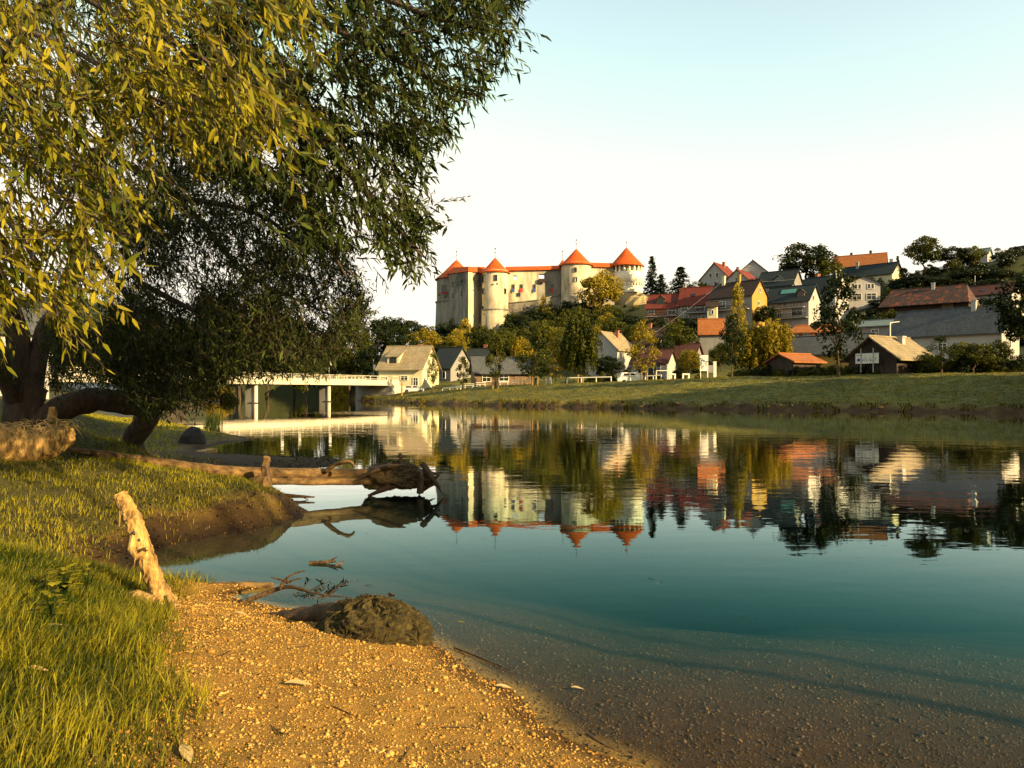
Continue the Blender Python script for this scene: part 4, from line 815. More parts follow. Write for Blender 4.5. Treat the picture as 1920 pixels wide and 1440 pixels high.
for i, (px, Y, top, w, kd, mt, l) in enumerate(((856,186,612,46,'broad','leaf_yellow',"sunlit tree behind the old grey house"),(900,190,606,44,'broad','leaf',"green tree above the long barn roof"),(945,186,616,50,'broad','leaf',"green tree over the right half of the barn"),(975,180,628,40,'weep','leaf_yellow',"yellow green drooping tree at the barn end"),(1020,190,596,56,'broad','leaf',"green tree below the middle of the castle wall"),(1052,178,610,46,'broad','leaf_yellow',"yellow green tree left of the drooping birch top"),(1118,186,606,50,'weep','leaf_yellow',"yellow drooping tree right of the birch"),(1150,192,592,50,'broad','leaf',"green tree below the gallery tower"),(1186,182,606,46,'broad','leaf',"green tree above the white cottage roof"),(1212,190,596,40,'broad','leaf_yellow',"sunlit tree below the rock bastion"))):
    tree(px, Y, top, w, kd, 1+i % 3, mt, "slope_tree", l, HT)
# woods behind the bridge
WT = "trees behind the bridge"
ORD = 'first second third fourth fifth sixth seventh eighth ninth tenth eleventh twelfth thirteenth fourteenth fifteenth sixteenth seventeenth eighteenth nineteenth twentieth twenty-first twenty-second twenty-third'.split()
WL = ((655,196,590,90,'broad','leaf'),(705,206,594,80,'broad','leaf_dark'),(740,224,590,76,'broad','leaf_dark'),(772,236,598,70,'broad','leaf_dark'),(796,206,612,66,'broad','leaf_yellow'),
        (600,200,600,90,'broad','leaf_dark'),(552,210,588,96,'broad','leaf_dark'),(500,200,590,96,'broad','leaf'),(450,190,585,96,'broad','leaf_dark'),(635,178,676,44,'bush','leaf_yellow'),(690,188,640,60,'broad','leaf_dark'),(575,185,650,70,'broad','leaf'),
        (400,150,610,90,'broad','leaf_dark'),(345,135,600,100,'broad','leaf'),(280,120,590,110,'broad','leaf_dark'),(200,110,580,120,'broad','leaf'),(110,110,570,120,'broad','leaf_dark'),(20,100,560,130,'broad','leaf'),(408,142,706,60,'bush','leaf_yellow'),(430,140,722,40,'bush','leaf'),(760,200,622,60,'broad','leaf_dark'),(832,196,640,50,'broad','leaf_dark'))
for i, (px, Y, top, w, kd, mt) in enumerate(WL):
    tree(px, Y, top, w, kd, 1+i % 5, mt, "river_tree" if kd == 'broad' else "river_bush",
         ("%s %s beyond the bridge, %s from the left edge" % ({'leaf':'green','leaf_dark':'dark green','leaf_yellow':'golden'}[mt], 'tree' if kd == 'broad' else 'bush', ORD[sorted(q[0] for q in WL).index(px)])), WT, cat="tree" if kd == 'broad' else "bush")
# bushes on the castle slope and the village hill
sr = random.Random(5)
for i in range(120):
    px = sr.uniform(812, 1215); Y = sr.uniform(186, 234); x = gx(px, Y); z = ground(x, Y); py = HY-(z-EYE)/Y*F
    lim = np.interp(px, [812,870,900,950,960,1050,1150,1215], [592,590,606,606,566,556,556,580])+8
    s = sr.uniform(3.2, 6.6); top = HY-(z+s-EYE)/Y*F
    if top < lim: s = max(1.6, (HY-lim)/F*Y+EYE-z)
    if s < 1.2: continue
    mt = sr.choice(['leaf','leaf','leaf','leaf_dark','leaf_yellow' if sr.random() < .6 else 'leaf'])
    tree_at(x, Y, z-.3, s, sr.uniform(.8,1.25), 'bush', 1+i % 4, mt, "slope_bush", "%s bush on the steep slope below the castle" % {'leaf':'green','leaf_dark':'dark green','leaf_yellow':'yellow green'}[mt], "bushes below the castle", "bush")
for i in range(200):
    px = sr.uniform(1235, 1960) if i < 90 else sr.uniform(1600, 1960); Y = sr.uniform(150, 228); x = gx(px, Y); z = ground(x, Y); s = sr.uniform(1.8, 4.4)
    if px < 1330 and Y < 190: s *= .7
    if px > 1640: s *= 1.25
    mt = sr.choice(['leaf_dark','leaf_dark','leaf'])
    tree_at(x, Y, z-.3, s, sr.uniform(.9,1.4), 'bush', 1+i % 4, mt, "garden_bush", "%s bush among the houses on the village hill" % {'leaf':'green','leaf_dark':'dark green'}[mt], "bushes on the village hill", "bush")
for i in range(54):   # hedge behind the right lawn
    px = 1380+i*10.2 if i < 33 else 1740+(i-33)*9.5; Y = np.interp(px, [1385,1600,1740,1940], [112,101,96,90])+sr.uniform(-1.5,1.5); x = gx(px, Y); z = ground(x, Y)
    tree_at(x, Y, z-.2, sr.uniform(1.5,2.3)*(1.6 if i > 32 else 1.2), sr.uniform(.9,1.3), 'bush', 1+i % 4, sr.choice(['leaf','leaf_dark','leaf']), "hedge_bush", "clipped looking leafy bush in the hedge along the right lawn", "hedge along the right lawn", "bush")
for i in range(20):   # shrubs behind the picnic lawn
    px = sr.uniform(990, 1390); Y = sr.uniform(140, 158); x = gx(px, Y); z = ground(x, Y)
    tree_at(x, Y, z-.2, sr.uniform(1.6,3.4), sr.uniform(.9,1.3), 'bush', 1+i % 4, sr.choice(['leaf','leaf_dark']), "garden_shrub", "garden shrub behind the far lawn fence", "shrubs behind the lawn fence", "bush")
# unseen trees added and shaped to shade the near bank and right lawn
OF = "unseen trees added to shade the banks"
HXY = Vector((SUN.x, SUN.y, 0)).normalized()
def nsp(n, s): return (HXY.x*s-HXY.y*n, HXY.y*s+HXY.x*n)
for i, (n, s, H, wd, lift) in enumerate(((5.7,15,18,1,1),(7.9,16.5,18.5,1.1,1),(9.6,15,18,1,1),(11.6,17,18.5,1.1,1),(16.5,17,19,.52,0),(23.5,19,18,.6,0),(6.6,19,19.5,1,1),(8.2,14,13.6,.8,1),(8.8,20,20,1.1,1),(14.2,24,21,.45,0),(20,25,20,.5,0))):
    x, y = nsp(n, s); tree_at(x, y, max(.3, ground(x,y)), H, wd, 'tall' if lift else 'shade', 1+i % 3, 'leaf_dark', "shade_tree", "unseen tree added behind the camera to shade the near bank", OF)
for i, (x, y, H) in enumerate(((53,70,13),(57.5,66,15),(62.5,62,17),(68,57,19),(74,53,20),(58,59,17),(64,53,19),(49.5,66,9),(54,62,13),(80,49,18),(70,63,17),(78,58,17))):
    tree_at(x, y, ground(x,y), H, .95, 'shade', 1+i % 3, 'leaf_dark', "shade_tree", "unseen tree added on the right bank to shade the lawn", OF)
print('T', round(time.time()-_t0,1))
# ------------------------------------------------------------------ willow on the left bank
WX, WY = gx(48, 14.0), 14.0; WZ = ground(WX, WY)
wil = empty("willow_tree", (WX, WY, WZ)); tag(wil, "large willow with overhanging branches leaning over the water at left", "tree")
wr = np.random.default_rng(21)
wil2 = empty("golden_willow", (-6.9, 6.1, ground(-6.9,6.1))); tag(wil2, "golden willow boughs hanging in sunlight across the top left corner", "tree")
def wpart(mb, name, mat, smooth=True, root=None): return part(mb, name, mat, root or wil, smooth)
def limb(pts, r0, r1, n=8, k=5, rough=.06, seed=0, name="limb", root=None):
    P = spline(pts, k); m = len(P); return wpart(MB().tube([Vector(p) for p in P], [r0+(r1-r0)*(i/(m-1))**.8 for i in range(m)], n, rough, seed), name, M['bark'], True, root)
tb = Vector((WX, WY, WZ))
limb([tb+Vector((.1,0,-.5)), tb+Vector((0,0,.2)), tb+Vector((-.02,0,.75)), tb+Vector((.05,.1,1.05))], .36, .30, 14, 5, .10, 3, "trunk")
fork = tb+Vector((0,0,.85))
limb([fork, at(28,610,13.8), at(2,540,13.2), at(-40,430,12), at(-60,250,10.5), at(40,60,9.5), at(180,-60,9)], .22, .06, 10, 5, .08, 4)
limb([fork+Vector((.08,0,.0)), at(84,622,14.2), at(120,560,14.6), at(150,440,14.4), at(190,280,13), at(320,120,11.5), at(470,60,10.5)], .20, .05, 10, 5, .08, 5)
limb([fork+Vector((-.1,0,-.2)), at(-20,650,13), at(-120,600,12), at(-260,480,11)], .22, .12, 8, 5, .08, 6)
gb = Vector(wil2.location); limb([gb+Vector((0,0,-.4)), gb+Vector((.05,0,.9)), gb+Vector((.3,0,2.2)), at(-260,200,6.4)], .26, .15, 12, 5, .08, 7, "trunk", wil2)
limb([gb+Vector((.25,0,2.0)), gb+Vector((.9,-.2,3.4)), at(-200,-50,5.6)], .14, .06, 8, 5, .08, 8, "limb", wil2)
LB = [ # branches that show as dark lines in the crown
 [(190,280,13),(330,370,12.4),(420,470,12),(470,520,11.8),(640,600,11.4)], [(230,470,13),(262,530,12.6),(300,590,12.3)], [(262,530,12.6),(380,590,12.2),(470,625,11.8),(545,660,11.6)],
 [(320,120,11.5),(440,300,10.2),(520,370,9.6),(600,440,9.2),(650,520,9)], [(430,40,9.6),(490,115,9.0),(545,190,8.6),(600,260,8.3),(690,250,8),(780,270,7.8)], [(600,260,8.3),(660,330,8.1),(740,420,7.8),(790,480,7.6)],
 [(470,-40,9),(600,40,8.4),(720,100,8),(830,160,7.6),(900,180,7.4)], [(560,-60,8.6),(700,-10,8.0),(840,40,7.6),(960,60,7.3)], [(180,280,12.6),(120,380,12.4),(60,470,12.2)], [(560,190,8.6),(600,110,8.6),(680,60,8.4)],
 [(330,370,12.4),(480,400,11.8),(560,470,11.2),(610,600,10.9)], [(150,440,14.4),(240,560,13.6),(290,660,13.2),(300,720,13)]]
for i, b in enumerate(LB): limb([at(*p) for p in b], .055 if i not in (0,3,4) else .075, .012, 6, 5, .07, 30+i, "branch")
NB = [[(-200,-50,5.6),(0,40,5.2),(130,90,4.9),(260,170,4.6),(360,210,4.5),(470,230,4.5)], [(-200,-50,5.6),(60,-40,5.0),(220,30,4.7),(380,110,4.5),(500,210,4.5),(580,260,4.5)], [(-260,200,6.4),(-60,250,5.2),(80,330,4.7),(170,420,4.4),(250,440,4.3)],
      [(-260,200,6.4),(-80,330,5),(20,420,4.3),(80,520,4.0),(110,600,3.9)], [(-200,-50,5.6),(-20,110,4.8),(70,240,4.5),(160,320,4.3),(260,370,4.3)]]
for i, b in enumerate(NB): limb([at(*p) for p in b], .028, .006, 5, 5, .05, 60+i, "branch", wil2)
def pip(poly, x, y):
    c = False; n = len(poly)
    for i in range(n):
        x0,y0 = poly[i]; x1,y1 = poly[(i+1)%n]
        if (y0 > y) != (y1 > y) and x < (x1-x0)*(y-y0)/(y1-y0)+x0: c = not c
    return c
ZN = dict(poly=[(-40,-60),(600,-60),(560,60),(500,140),(600,235),(520,262),(420,235),(330,300),(300,380),(235,400),(215,470),(225,540),(160,560),(140,600),(70,560),(-40,600)], d=(3.5,5.0), n=540, L=(.3,.7), lf=.092, wd=.26, sg=.42, dr=.35, base=(.62,-.05,-.66), gap=.042)
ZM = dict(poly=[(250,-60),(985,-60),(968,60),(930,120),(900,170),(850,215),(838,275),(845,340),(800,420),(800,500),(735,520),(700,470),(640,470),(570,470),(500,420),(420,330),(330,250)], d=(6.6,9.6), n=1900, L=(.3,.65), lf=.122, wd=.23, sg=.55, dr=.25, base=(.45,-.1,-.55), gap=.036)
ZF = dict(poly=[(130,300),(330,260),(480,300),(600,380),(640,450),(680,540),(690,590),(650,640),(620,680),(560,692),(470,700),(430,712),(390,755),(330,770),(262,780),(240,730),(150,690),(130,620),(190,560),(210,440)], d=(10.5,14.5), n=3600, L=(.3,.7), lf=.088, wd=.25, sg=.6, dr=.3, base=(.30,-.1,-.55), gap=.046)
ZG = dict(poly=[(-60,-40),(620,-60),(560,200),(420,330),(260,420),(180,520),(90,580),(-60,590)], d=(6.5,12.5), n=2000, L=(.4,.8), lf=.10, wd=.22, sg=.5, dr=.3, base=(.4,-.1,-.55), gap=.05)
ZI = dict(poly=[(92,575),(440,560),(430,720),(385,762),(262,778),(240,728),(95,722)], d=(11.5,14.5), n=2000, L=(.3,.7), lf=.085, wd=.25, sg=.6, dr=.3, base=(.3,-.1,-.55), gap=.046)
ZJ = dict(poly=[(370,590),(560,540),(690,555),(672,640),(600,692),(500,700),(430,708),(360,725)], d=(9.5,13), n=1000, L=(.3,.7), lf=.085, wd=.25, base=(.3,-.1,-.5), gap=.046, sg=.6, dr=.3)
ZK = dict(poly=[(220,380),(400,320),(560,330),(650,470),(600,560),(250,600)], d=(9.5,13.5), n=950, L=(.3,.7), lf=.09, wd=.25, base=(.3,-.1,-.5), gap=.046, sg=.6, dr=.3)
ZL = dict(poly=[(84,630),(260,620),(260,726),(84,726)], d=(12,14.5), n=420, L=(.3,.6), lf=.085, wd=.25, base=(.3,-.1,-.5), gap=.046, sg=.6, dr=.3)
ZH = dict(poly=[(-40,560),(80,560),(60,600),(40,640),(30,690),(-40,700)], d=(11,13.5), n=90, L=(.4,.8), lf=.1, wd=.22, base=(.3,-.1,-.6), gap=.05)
# single sprays that hang clear of the mass
SPRAYS = [((70,560),(185,705),4.0),((90,570),(135,640),4.1),((170,520),(225,555),4.2),((470,200),(610,260),4.5),((820,380),(882,372),7.4),((760,440),(800,505),7.6),((700,500),(735,545),7.8),((640,470),(700,590),8.6),((850,140),(905,190),7.4),((900,110),(965,130),7.3),((560,560),(580,690),8.2),((525,640),(545,690),6.5),((600,600),(720,585),9.5),((640,640),(700,600),10)]
TWS = {0:([],[]), 1:([],[])}; LB_ = []; LD = []; LL = []; LW = []; LN = []; LT = []; LZ = []
def nrmz(a): return a/(np.linalg.norm(a, axis=-1, keepdims=True)+1e-9)
def twigs(P0, D, L, lf, wd, gap, r0, droop, zi, tb):
    n = len(P0); m = 6; q = P0.copy(); P = [q]; dd = nrmz(D); st = (L/(m-1))[:,None]
    for i in range(m-1):
        dd = nrmz(dd+np.array([0,0,-1.])*droop*st+wr.normal(size=(n,3))*.07); q = q+dd*st; P.append(q)
    P = np.stack(P, 1); side = nrmz(np.cross(dd, np.array([0,0,1.]))); up = np.cross(side, dd)
    tv, tf = TWS[0 if zi == 0 else 1]; rad = r0*(1-.75*np.arange(m)/(m-1)); ring = []
    for j in range(3):
        a = 2*pi*j/3; ring.append(P+(side*cos(a)+up*sin(a))[:,None,:]*rad[None,:,None])
    V = np.stack(ring, 2).reshape(-1,3); b = sum(len(v) for v in tv); tv.append(V)
    fl = np.array([(i*3+j, i*3+(j+1)%3, i*3+3+(j+1)%3, i*3+3+j) for i in range(m-1) for j in range(3)]); tf.append((np.arange(n)[:,None,None]*(m*3)+fl[None]).reshape(-1,4)+b)
    K = int(max(L)/gap)+1; j = np.arange(K)[None]; s = gap*(.5+j+wr.uniform(-.35,.35,(n,K))); ok = s < L[:,None]; tt = np.clip(s/st, 0, m-1.001); i = tt.astype(int); f = (tt-i)[...,None]; ar = np.arange(n)[:,None]
    A = P[ar,i]; B = P[ar,i+1]; c = A*(1-f)+B*f; td = nrmz(B-A); ang = wr.uniform(0,6.28,(n,1))+2.4*j+wr.normal(0,.5,(n,K)); o = side[:,None]*np.cos(ang)[...,None]+up[:,None]*np.sin(ang)[...,None]
    ld = nrmz(td*wr.uniform(.55,1.0,(n,K,1))+o*wr.uniform(.45,.9,(n,K,1))+np.array([0,0,-.3])); nn = nrmz(np.cross(ld, wr.normal(size=(n,K,3)))); k = lf*wr.uniform(.5,1.3,(n,K))*(1-.35*np.minimum(1,s/L[:,None])**3)
    LB_.append(c[ok]); LD.append(ld[ok]); LL.append(k[ok]); LW.append((k*wd*wr.uniform(.7,1.3,(n,K)))[ok]); LN.append(nn[ok]); LT.append(np.clip(tb[:,None]+wr.normal(0,.22,(n,K)),0,1)[ok]); LZ.append(np.full(ok.sum(), zi))
for zi, Z in enumerate((ZN, ZM, ZF, ZG, ZH, ZI, ZJ, ZK, ZL)):
    P = Z['poly']; xs_ = [p[0] for p in P]; ys_ = [p[1] for p in P]; n = Z['n']*8
    x = wr.uniform(min(xs_), max(xs_), n); y = wr.uniform(min(ys_), max(ys_), n)
    ok = inside(x, y, P) & (fbm(x/85., y/85., 77+zi, 2) > wr.uniform(.25,.60,n)); x = x[ok][:Z['n']]; y = y[ok][:Z['n']]; n = len(x)
    Y = wr.uniform(*Z['d'], n); L = wr.uniform(*Z['L'], n); d = nrmz(np.array(Z['base'])+wr.normal(size=(n,3))*Z.get('sg',.3))
    p = np.stack([gx(x,Y), Y, EYE+(HY-y)/F*Y], 1)-d*L[:,None]*.5
    twigs(p, d, L, Z['lf'], Z['wd'], Z['gap'], .0035, Z.get('dr',.5), zi, wr.uniform(.12,.82,n))
for (a, b, Y) in SPRAYS:
    pa = np.array(at(a[0],a[1],Y)); pb = np.array(at(b[0],b[1],Y)); d = pb-pa; L = np.linalg.norm(d); z = 0 if Y < 5 else 1
    twigs(pa[None], (d/L+np.array([0,0,.1]))[None], np.array([L]), .085, .18, .034, .004, .35, z, np.array([.6]))
    for j in range(2): twigs((pa+d*wr.uniform(.1,.4))[None], (d/L+wr.normal(size=3)*.35)[None], np.array([L*.6]), .08, .18, .036, .003, .5, z, np.array([.6]))
LB_, LD, LL, LW, LN, LT, LZ = [np.concatenate(q) for q in (LB_, LD, LL, LW, LN, LT, LZ)]; LS = np.cross(LN, LD)
pxl = CX+F*LB_[:,0]/LB_[:,1]; pyl = HY-F*(LB_[:,2]-EYE)/LB_[:,1]
facing = np.abs(LN[:,1])*.7+.3; area = LL*LW/LB_[:,1]**2*facing; area[(LZ != 0) | (pxl < 0) | (pyl < 0) | (pxl > 1900)] = 0
big = np.argsort(-area)[:300]; rest = np.ones(len(LB_), bool); rest[big] = False
def leaf_batch(B, D, S, Nn, L, W, T):
    n = len(B); L = L[:,None]; W = W[:,None]; z = np.array([0,0,-1.])
    c = lambda t: B+D*L*t+z*L*.13*t*t
    V = np.stack([B, c(.3)+S*W*.48+Nn*W*.18, c(.3)-S*W*.48+Nn*W*.18, c(.66)+S*W*.36+Nn*W*.12, c(.66)-S*W*.36+Nn*W*.12, c(1.0)], 1).reshape(-1,3)
    k = np.arange(n)[:,None]*6; tr = np.concatenate([k+np.array([q]) for q in ([0,2,1],[1,2,4],[1,4,3],[3,4,5])])
    return V, tr, np.repeat(T, 6)
for root, sel, mt, tk in ((wil2, rest & (LZ == 0), 'willow', 0), (wil, LZ != 0, 'willow_green_shade', 1)):
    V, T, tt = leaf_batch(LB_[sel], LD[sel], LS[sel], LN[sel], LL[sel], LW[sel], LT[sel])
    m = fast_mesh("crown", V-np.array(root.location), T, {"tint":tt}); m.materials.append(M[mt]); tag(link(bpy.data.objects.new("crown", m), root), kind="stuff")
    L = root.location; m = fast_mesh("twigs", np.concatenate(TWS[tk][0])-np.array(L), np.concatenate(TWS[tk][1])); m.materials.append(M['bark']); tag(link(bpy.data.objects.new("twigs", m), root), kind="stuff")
lm = []
for j in range(6):   # shared single leaf meshes, long axis X, unit length
    w = .16+.018*j; t = np.linspace(0,1,6); vs = []; cv = .05+.04*j
    for u in t:
        ww = w*.5*(math.sin(pi*u**.8)**.85 if 0 < u < 1 else 0); vs += [(u, ww, -cv*u*u+ww*.35), (u, 0, -cv*u*u), (u, -ww, -cv*u*u+ww*.35)]
    fs = []
    for i in range(5):
        b = i*3; fs += [(b,b+1,b+4,b+3), (b+1,b+2,b+5,b+4)]
    q = bpy.data.meshes.new("leaf"); q.from_pydata(vs, [], fs); q.update(); a_ = q.attributes.new("tint", 'FLOAT', 'POINT'); a_.data.foreach_set("value", [.35+.08*j]*len(vs)); q.materials.append(M['willow']); lm.append(q)
for j, i in enumerate(big):
    o = bpy.data.objects.new("leaf", lm[j % 6]); B = LB_[i]-np.array(wil2.location); d, s, n_ = LD[i]*LL[i], LS[i]*LL[i], LN[i]*LL[i]
    o.matrix_local = Matrix(((d[0],s[0],n_[0],B[0]),(d[1],s[1],n_[1],B[1]),(d[2],s[2],n_[2],B[2]),(0,0,0,1))); link(o, wil2)
print("willow leaves", len(LB_))
print('T', round(time.time()-_t0,1))
# ------------------------------------------------------------------ driftwood, stakes and roots on the near bank
def thing_tube(name, label, cat, pts, rad, mat, n=14, k=6, rough=.09, seed=1, z0=None):
    P = spline(pts, k); rr = spline([(r,) for r in rad], k); mb = MB().tube([Vector(p) for p in P], [float(r[0]) for r in rr], n, rough, seed)
    return mb
# leaning stake in the foreground
sb = at(318, 1146, 6.6); st = empty("leaning_stake", sb); tag(st, "weathered leaning wooden stake with knots and holes in the foreground", "stake")
pp = [at(330,1165,6.6),at(312,1140,6.6),at(292,1095,6.62),at(275,1050,6.64),at(262,1010,6.66),at(248,975,6.68),at(236,950,6.69),at(223,927,6.7)]
part(thing_tube("", "", "", pp, [.115,.10,.074,.071,.069,.072,.068,.058], M['drift'], 26, 10, .12, 5), "shaft", M['drift'], st, False)
for (a, b, r0, r1) in (((312,1135),(345,1160),.045,.015),((300,1130),(300,1165),.05,.02),((318,1120),(328,1150),.04,.02)):
    part(MB().tube([at(a[0],a[1],6.55), (at(a[0],a[1],6.52)+at(b[0],b[1],6.45))/2, at(b[0],b[1],6.45)], [r0,(r0+r1)/2,r1], 8, .12, 9), "root_foot", M['drift'], st)
part(MB().tube([at(250,1005,6.6), at(246,1030,6.54), at(256,1044,6.52), at(272,1034,6.54)], [.03,.034,.03,.02], 8, .1, 4), "knot", M['drift'], st)
part(MB().tube([at(268,1032,6.56), at(277,1028,6.5)], [.026,.016], 8, .1, 6), "branch_stub", M['drift'], st)
for (px, py, w, h) in ((262,1034,.07,.03),(228,950,.02,.025),(238,975,.02,.03),(252,1000,.03,.04),(262,1012,.02,.03)):
    c = at(px, py, 6.585); m_ = MB(); m_.lathe([(.001,-.012),(1,0),(.001,.012)], 10); m_.v = [(c.x+v[0]*w*.5, c.y+v[2]*.9-.006, c.z+v[1]*h*.5) for v in m_.v]; part(m_, "knot_hole", M['black'], st)
for i in range(16):   # flaking splinters
    t = wr.uniform(.05,.95); a = Vector(spline(pp,10)[int(t*69)]); an = wr.uniform(-2.6,-.4); q = a+Vector((cos(an),sin(an),0))*.066
    part(MB().tube([q, q+Vector((.012*cos(an)+.01,.012*sin(an),-.05)), q+Vector((.03*cos(an)+.02,.02*sin(an),-.1-.05*wr.random()))], [.012,.010,.003], 5, .1, i), "splinter", M['drift'], st)
c = at(258, 1128, 6.45); ch = MB().tube([c+Vector((-.16,0,.0)), c+Vector((0,-.02,.03)), c+Vector((.13,-.03,.0))], [.05,.075,.06], 10, .16, 12)
tag(ch.build("wood_chunk", M['drift']), "short broken chunk of wood lying against the leaning stake", "wood")
# big log lying into the water and its root plate
LP_ = [at(128,850,12.6),at(200,858,12.9),at(300,874,13.3),at(400,886,13.8),at(500,888,14.2),at(600,889,14.6),at(690,890,14.9),at(760,890,15.0)]
LP_ = [Vector((p.x, p.y, max(p.z, ground(p.x,p.y)+.06))) for p in LP_]
lg = empty("fallen_log", Vector(LP_[3])+Vector((0,0,-.2))); tag(lg, "long fallen log reaching from the grass into the water with root plate", "log")
part(thing_tube("", "", "", LP_, [.045,.07,.10,.118,.115,.11,.12,.17], M['logwood'], 18, 9, .06, 8), "log_trunk", M['logwood'], lg, True)
part(MB().tube([Vector(p) for p in spline([at(610,884,14.5),at(628,872,14.4),at(645,866,14.3),at(658,867,14.25),at(664,874,14.2)], 4)], [.05-.0018*i for i in range(17)], 8, .1, 3), "side_branch", M['logwood'], lg, True)
part(thing_tube("", "", "", [at(505,902,14.0),at(600,903,14.4),at(700,903,14.8),at(770,906,15)], [.06,.07,.065,.05], M['logwood'], 14, 8, .1, 9), "lower_beam", M['logwood'], lg, True)
def clod_mb(c0, rx, ry, rz, seed, n1=64, n2=34, cut=.62):
    V = []; Fq = []
    for j in range(n2+1):
        th = 2*pi*np.arange(n1)/n1; ph = np.full(n1, pi*cut*j/n2); dx, dy, dz = np.cos(th)*np.sin(ph), np.sin(th)*np.sin(ph), np.cos(ph)
        f1 = fbm(np.cos(th)*2.2+dz*2+seed, np.sin(th)*2.2+ph*2.6+seed, 4, 4); f2 = 1-np.abs(2*fbm(np.cos(th)*4.5+dz*3+seed*2, np.sin(th)*4.5+ph*4, 8, 3)-1)
        r = .62+.36*f1+.30*f2
        V += list(zip(c0[0]+dx*rx*r, c0[1]+dy*ry*r, c0[2]+dz*rz*r))
    for j in range(n2):
        for i in range(n1): Fq.append((j*n1+i, j*n1+(i+1)%n1, (j+1)*n1+(i+1)%n1, (j+1)*n1+i)[::-1])
    return MB().add(V, Fq)
part(clod_mb(at(742,902,15.0), .62, .36, .34, 3.3), "root_soil", M['root'], lg)
rp = MB(); cc = at(752, 893, 15.0); rs_ = random.Random(3)
for i in range(46):
    a = rs_.uniform(0,6.28); L = rs_.uniform(.25,.75); tilt = rs_.uniform(-.5,.9); e = cc+Vector((cos(a)*L*.95+.12, rs_.uniform(-.3,.2), sin(a)*L*.36-.02)); mid = cc+(e-cc)*.55+Vector((rs_.uniform(-.08,.08),rs_.uniform(-.1,.05),rs_.uniform(-.05,.08)))
    r0 = rs_.uniform(.03,.085); rp.tube([cc+Vector((rs_.uniform(-.3,.3),0,rs_.uniform(-.1,.1))), mid, e], [r0*1.4, r0, r0*.3], 7, .15, i)
part(rp, "root_plate", M['root'], lg)
for (a, b, r) in (((792,870),(826,918),.06),((800,912),(824,890),.05),((760,905),(690,930),.07),((735,870),(660,905),.05),((700,880),(760,872),.06),((812,905),(830,925),.03),((785,925),(822,905),.03)):
    part(MB().tube([at(a[0],a[1],14.8), (at(a[0],a[1],14.7)+at(b[0],b[1],14.6))/2+Vector((0,0,.02)), at(b[0],b[1],14.6)], [r,r*.8,r*.35], 8, .12, int(a[0])), "thick_root", M['wetwood'], lg)
def stake(label, px, y0, y1, Y, r, mat='logwood', lean=0.0, seed=1, grp=None):
    a = at(px, y1, Y); b = at(px+lean, y0, Y); P = [a+(b-a)*t for t in (0,.3,.6,.85,1)]; P[2] = P[2]+Vector((r*.25,0,0))
    mb = MB().tube(P, [r*1.08,r,r*.95,r*.9,r*.8], 12, .12, seed); o = mb.build("wooden_stake", M[mat]); tag(o, label, "stake", grp)
stake("upright stake in the water at the left bend of the long log", 503, 873, 934, 13.7, .085, 'wetwood', -6, 2)
stake("short broken stake standing behind the long log", 497, 855, 876, 14.7, .075, 'logwood', 3, 3)
stake("thin stake sticking up behind the root plate", 751, 850, 876, 15.4, .045, 'logwood', -1, 4)
stake("square stake in front of the root plate", 788, 883, 925, 14.6, .06, 'wetwood', 0, 5)
stake("pale stake rising from the haystack like root clump at left", 95, 763, 800, 11.9, .062, 'drift', 3, 6)
stub = MB().tube([at(474,906,13.6), at(487,905,13.5), at(500,904,13.45)], [.10,.105,.10], 14, .06, 4); tag(stub.build("log_end", M['logwood']), "sawn log end beside the stake in the water", "log")
stub = MB().tube([at(476,922,13.4), at(488,923,13.3), at(499,923,13.3)], [.07,.075,.07], 12, .06, 5); tag(stub.build("log_end", M['wetwood']), "wet block of wood under the sawn log end", "log")
# grassy stump clump at far left
P0 = [at(-40,872,11.6),at(20,855,11.7),at(70,835,11.8),at(115,820,11.9),at(140,818,12.0)]
P0 = [Vector((p.x, p.y, max(p.z, ground(p.x,p.y)+.16))) for p in P0]
gc = empty("stump_clump", Vector(P0[1])); tag(gc, "sunlit log stump matted with dry grass and roots at left edge", "stump")
part(thing_tube("", "", "", P0, [.30,.30,.27,.22,.12], M['drift'], 28, 12, .05, 14), "stump_log", M['drift'], gc, True)
hb = MB(); hr_ = random.Random(8)
for i in range(190):
    t = hr_.random(); p = Vector(P0[0]).lerp(Vector(P0[-1]), t)+Vector((0,hr_.uniform(-.28,.15),.14+.14*hr_.random())); d = Vector((hr_.uniform(-.2,.25),hr_.uniform(-.22,.02),hr_.uniform(-.22,.06)))
    hb.tube([p, p+d*.5+Vector((0,0,.03)), p+d], [.006,.005,.001], 3, cap=False)
tag(part(hb, "dry_grass_mat", M['bone'], gc), kind="stuff")
# root clod on the beach with its wet log
c0 = at(700, 1172, 6.05); cl = empty("root_clod", c0); tag(cl, "mossy dark root clod at the water edge of the beach", "root clod")
part(clod_mb((c0.x,c0.y,c0.z-.08), .42, .30, .27, 1.7, 80, 44), "clod_body", M['moss'], cl)
fb = MB(); fr = random.Random(6)
for i in range(240):
    a = fr.uniform(-pi,pi); e = fr.uniform(.05,1.5); q = c0+Vector((cos(a)*cos(e)*.40, sin(a)*cos(e)*.29, sin(e)*.25-.06)); t = Vector((fr.uniform(-.1,.1),fr.uniform(-.07,.03),-fr.uniform(.02,.11)))
    r = fr.uniform(.004,.011); fb.tube([q, q+t*.5+Vector((cos(a)*.02,sin(a)*.02,.01)), q+t], [r,r,r*.4], 4, cap=False)
part(fb, "root_fibres", M['moss'], cl)
wl = thing_tube("", "", "", [at(455,1162,6.75),at(520,1163,6.6),at(580,1158,6.45),at(640,1148,6.3)], [.05,.075,.095,.10], M['wetwood'], 14, 8, .1, 6); tag(wl.build("wet_log", M['wetwood'], None, True), "dark wet log running left from the root clod", "log")
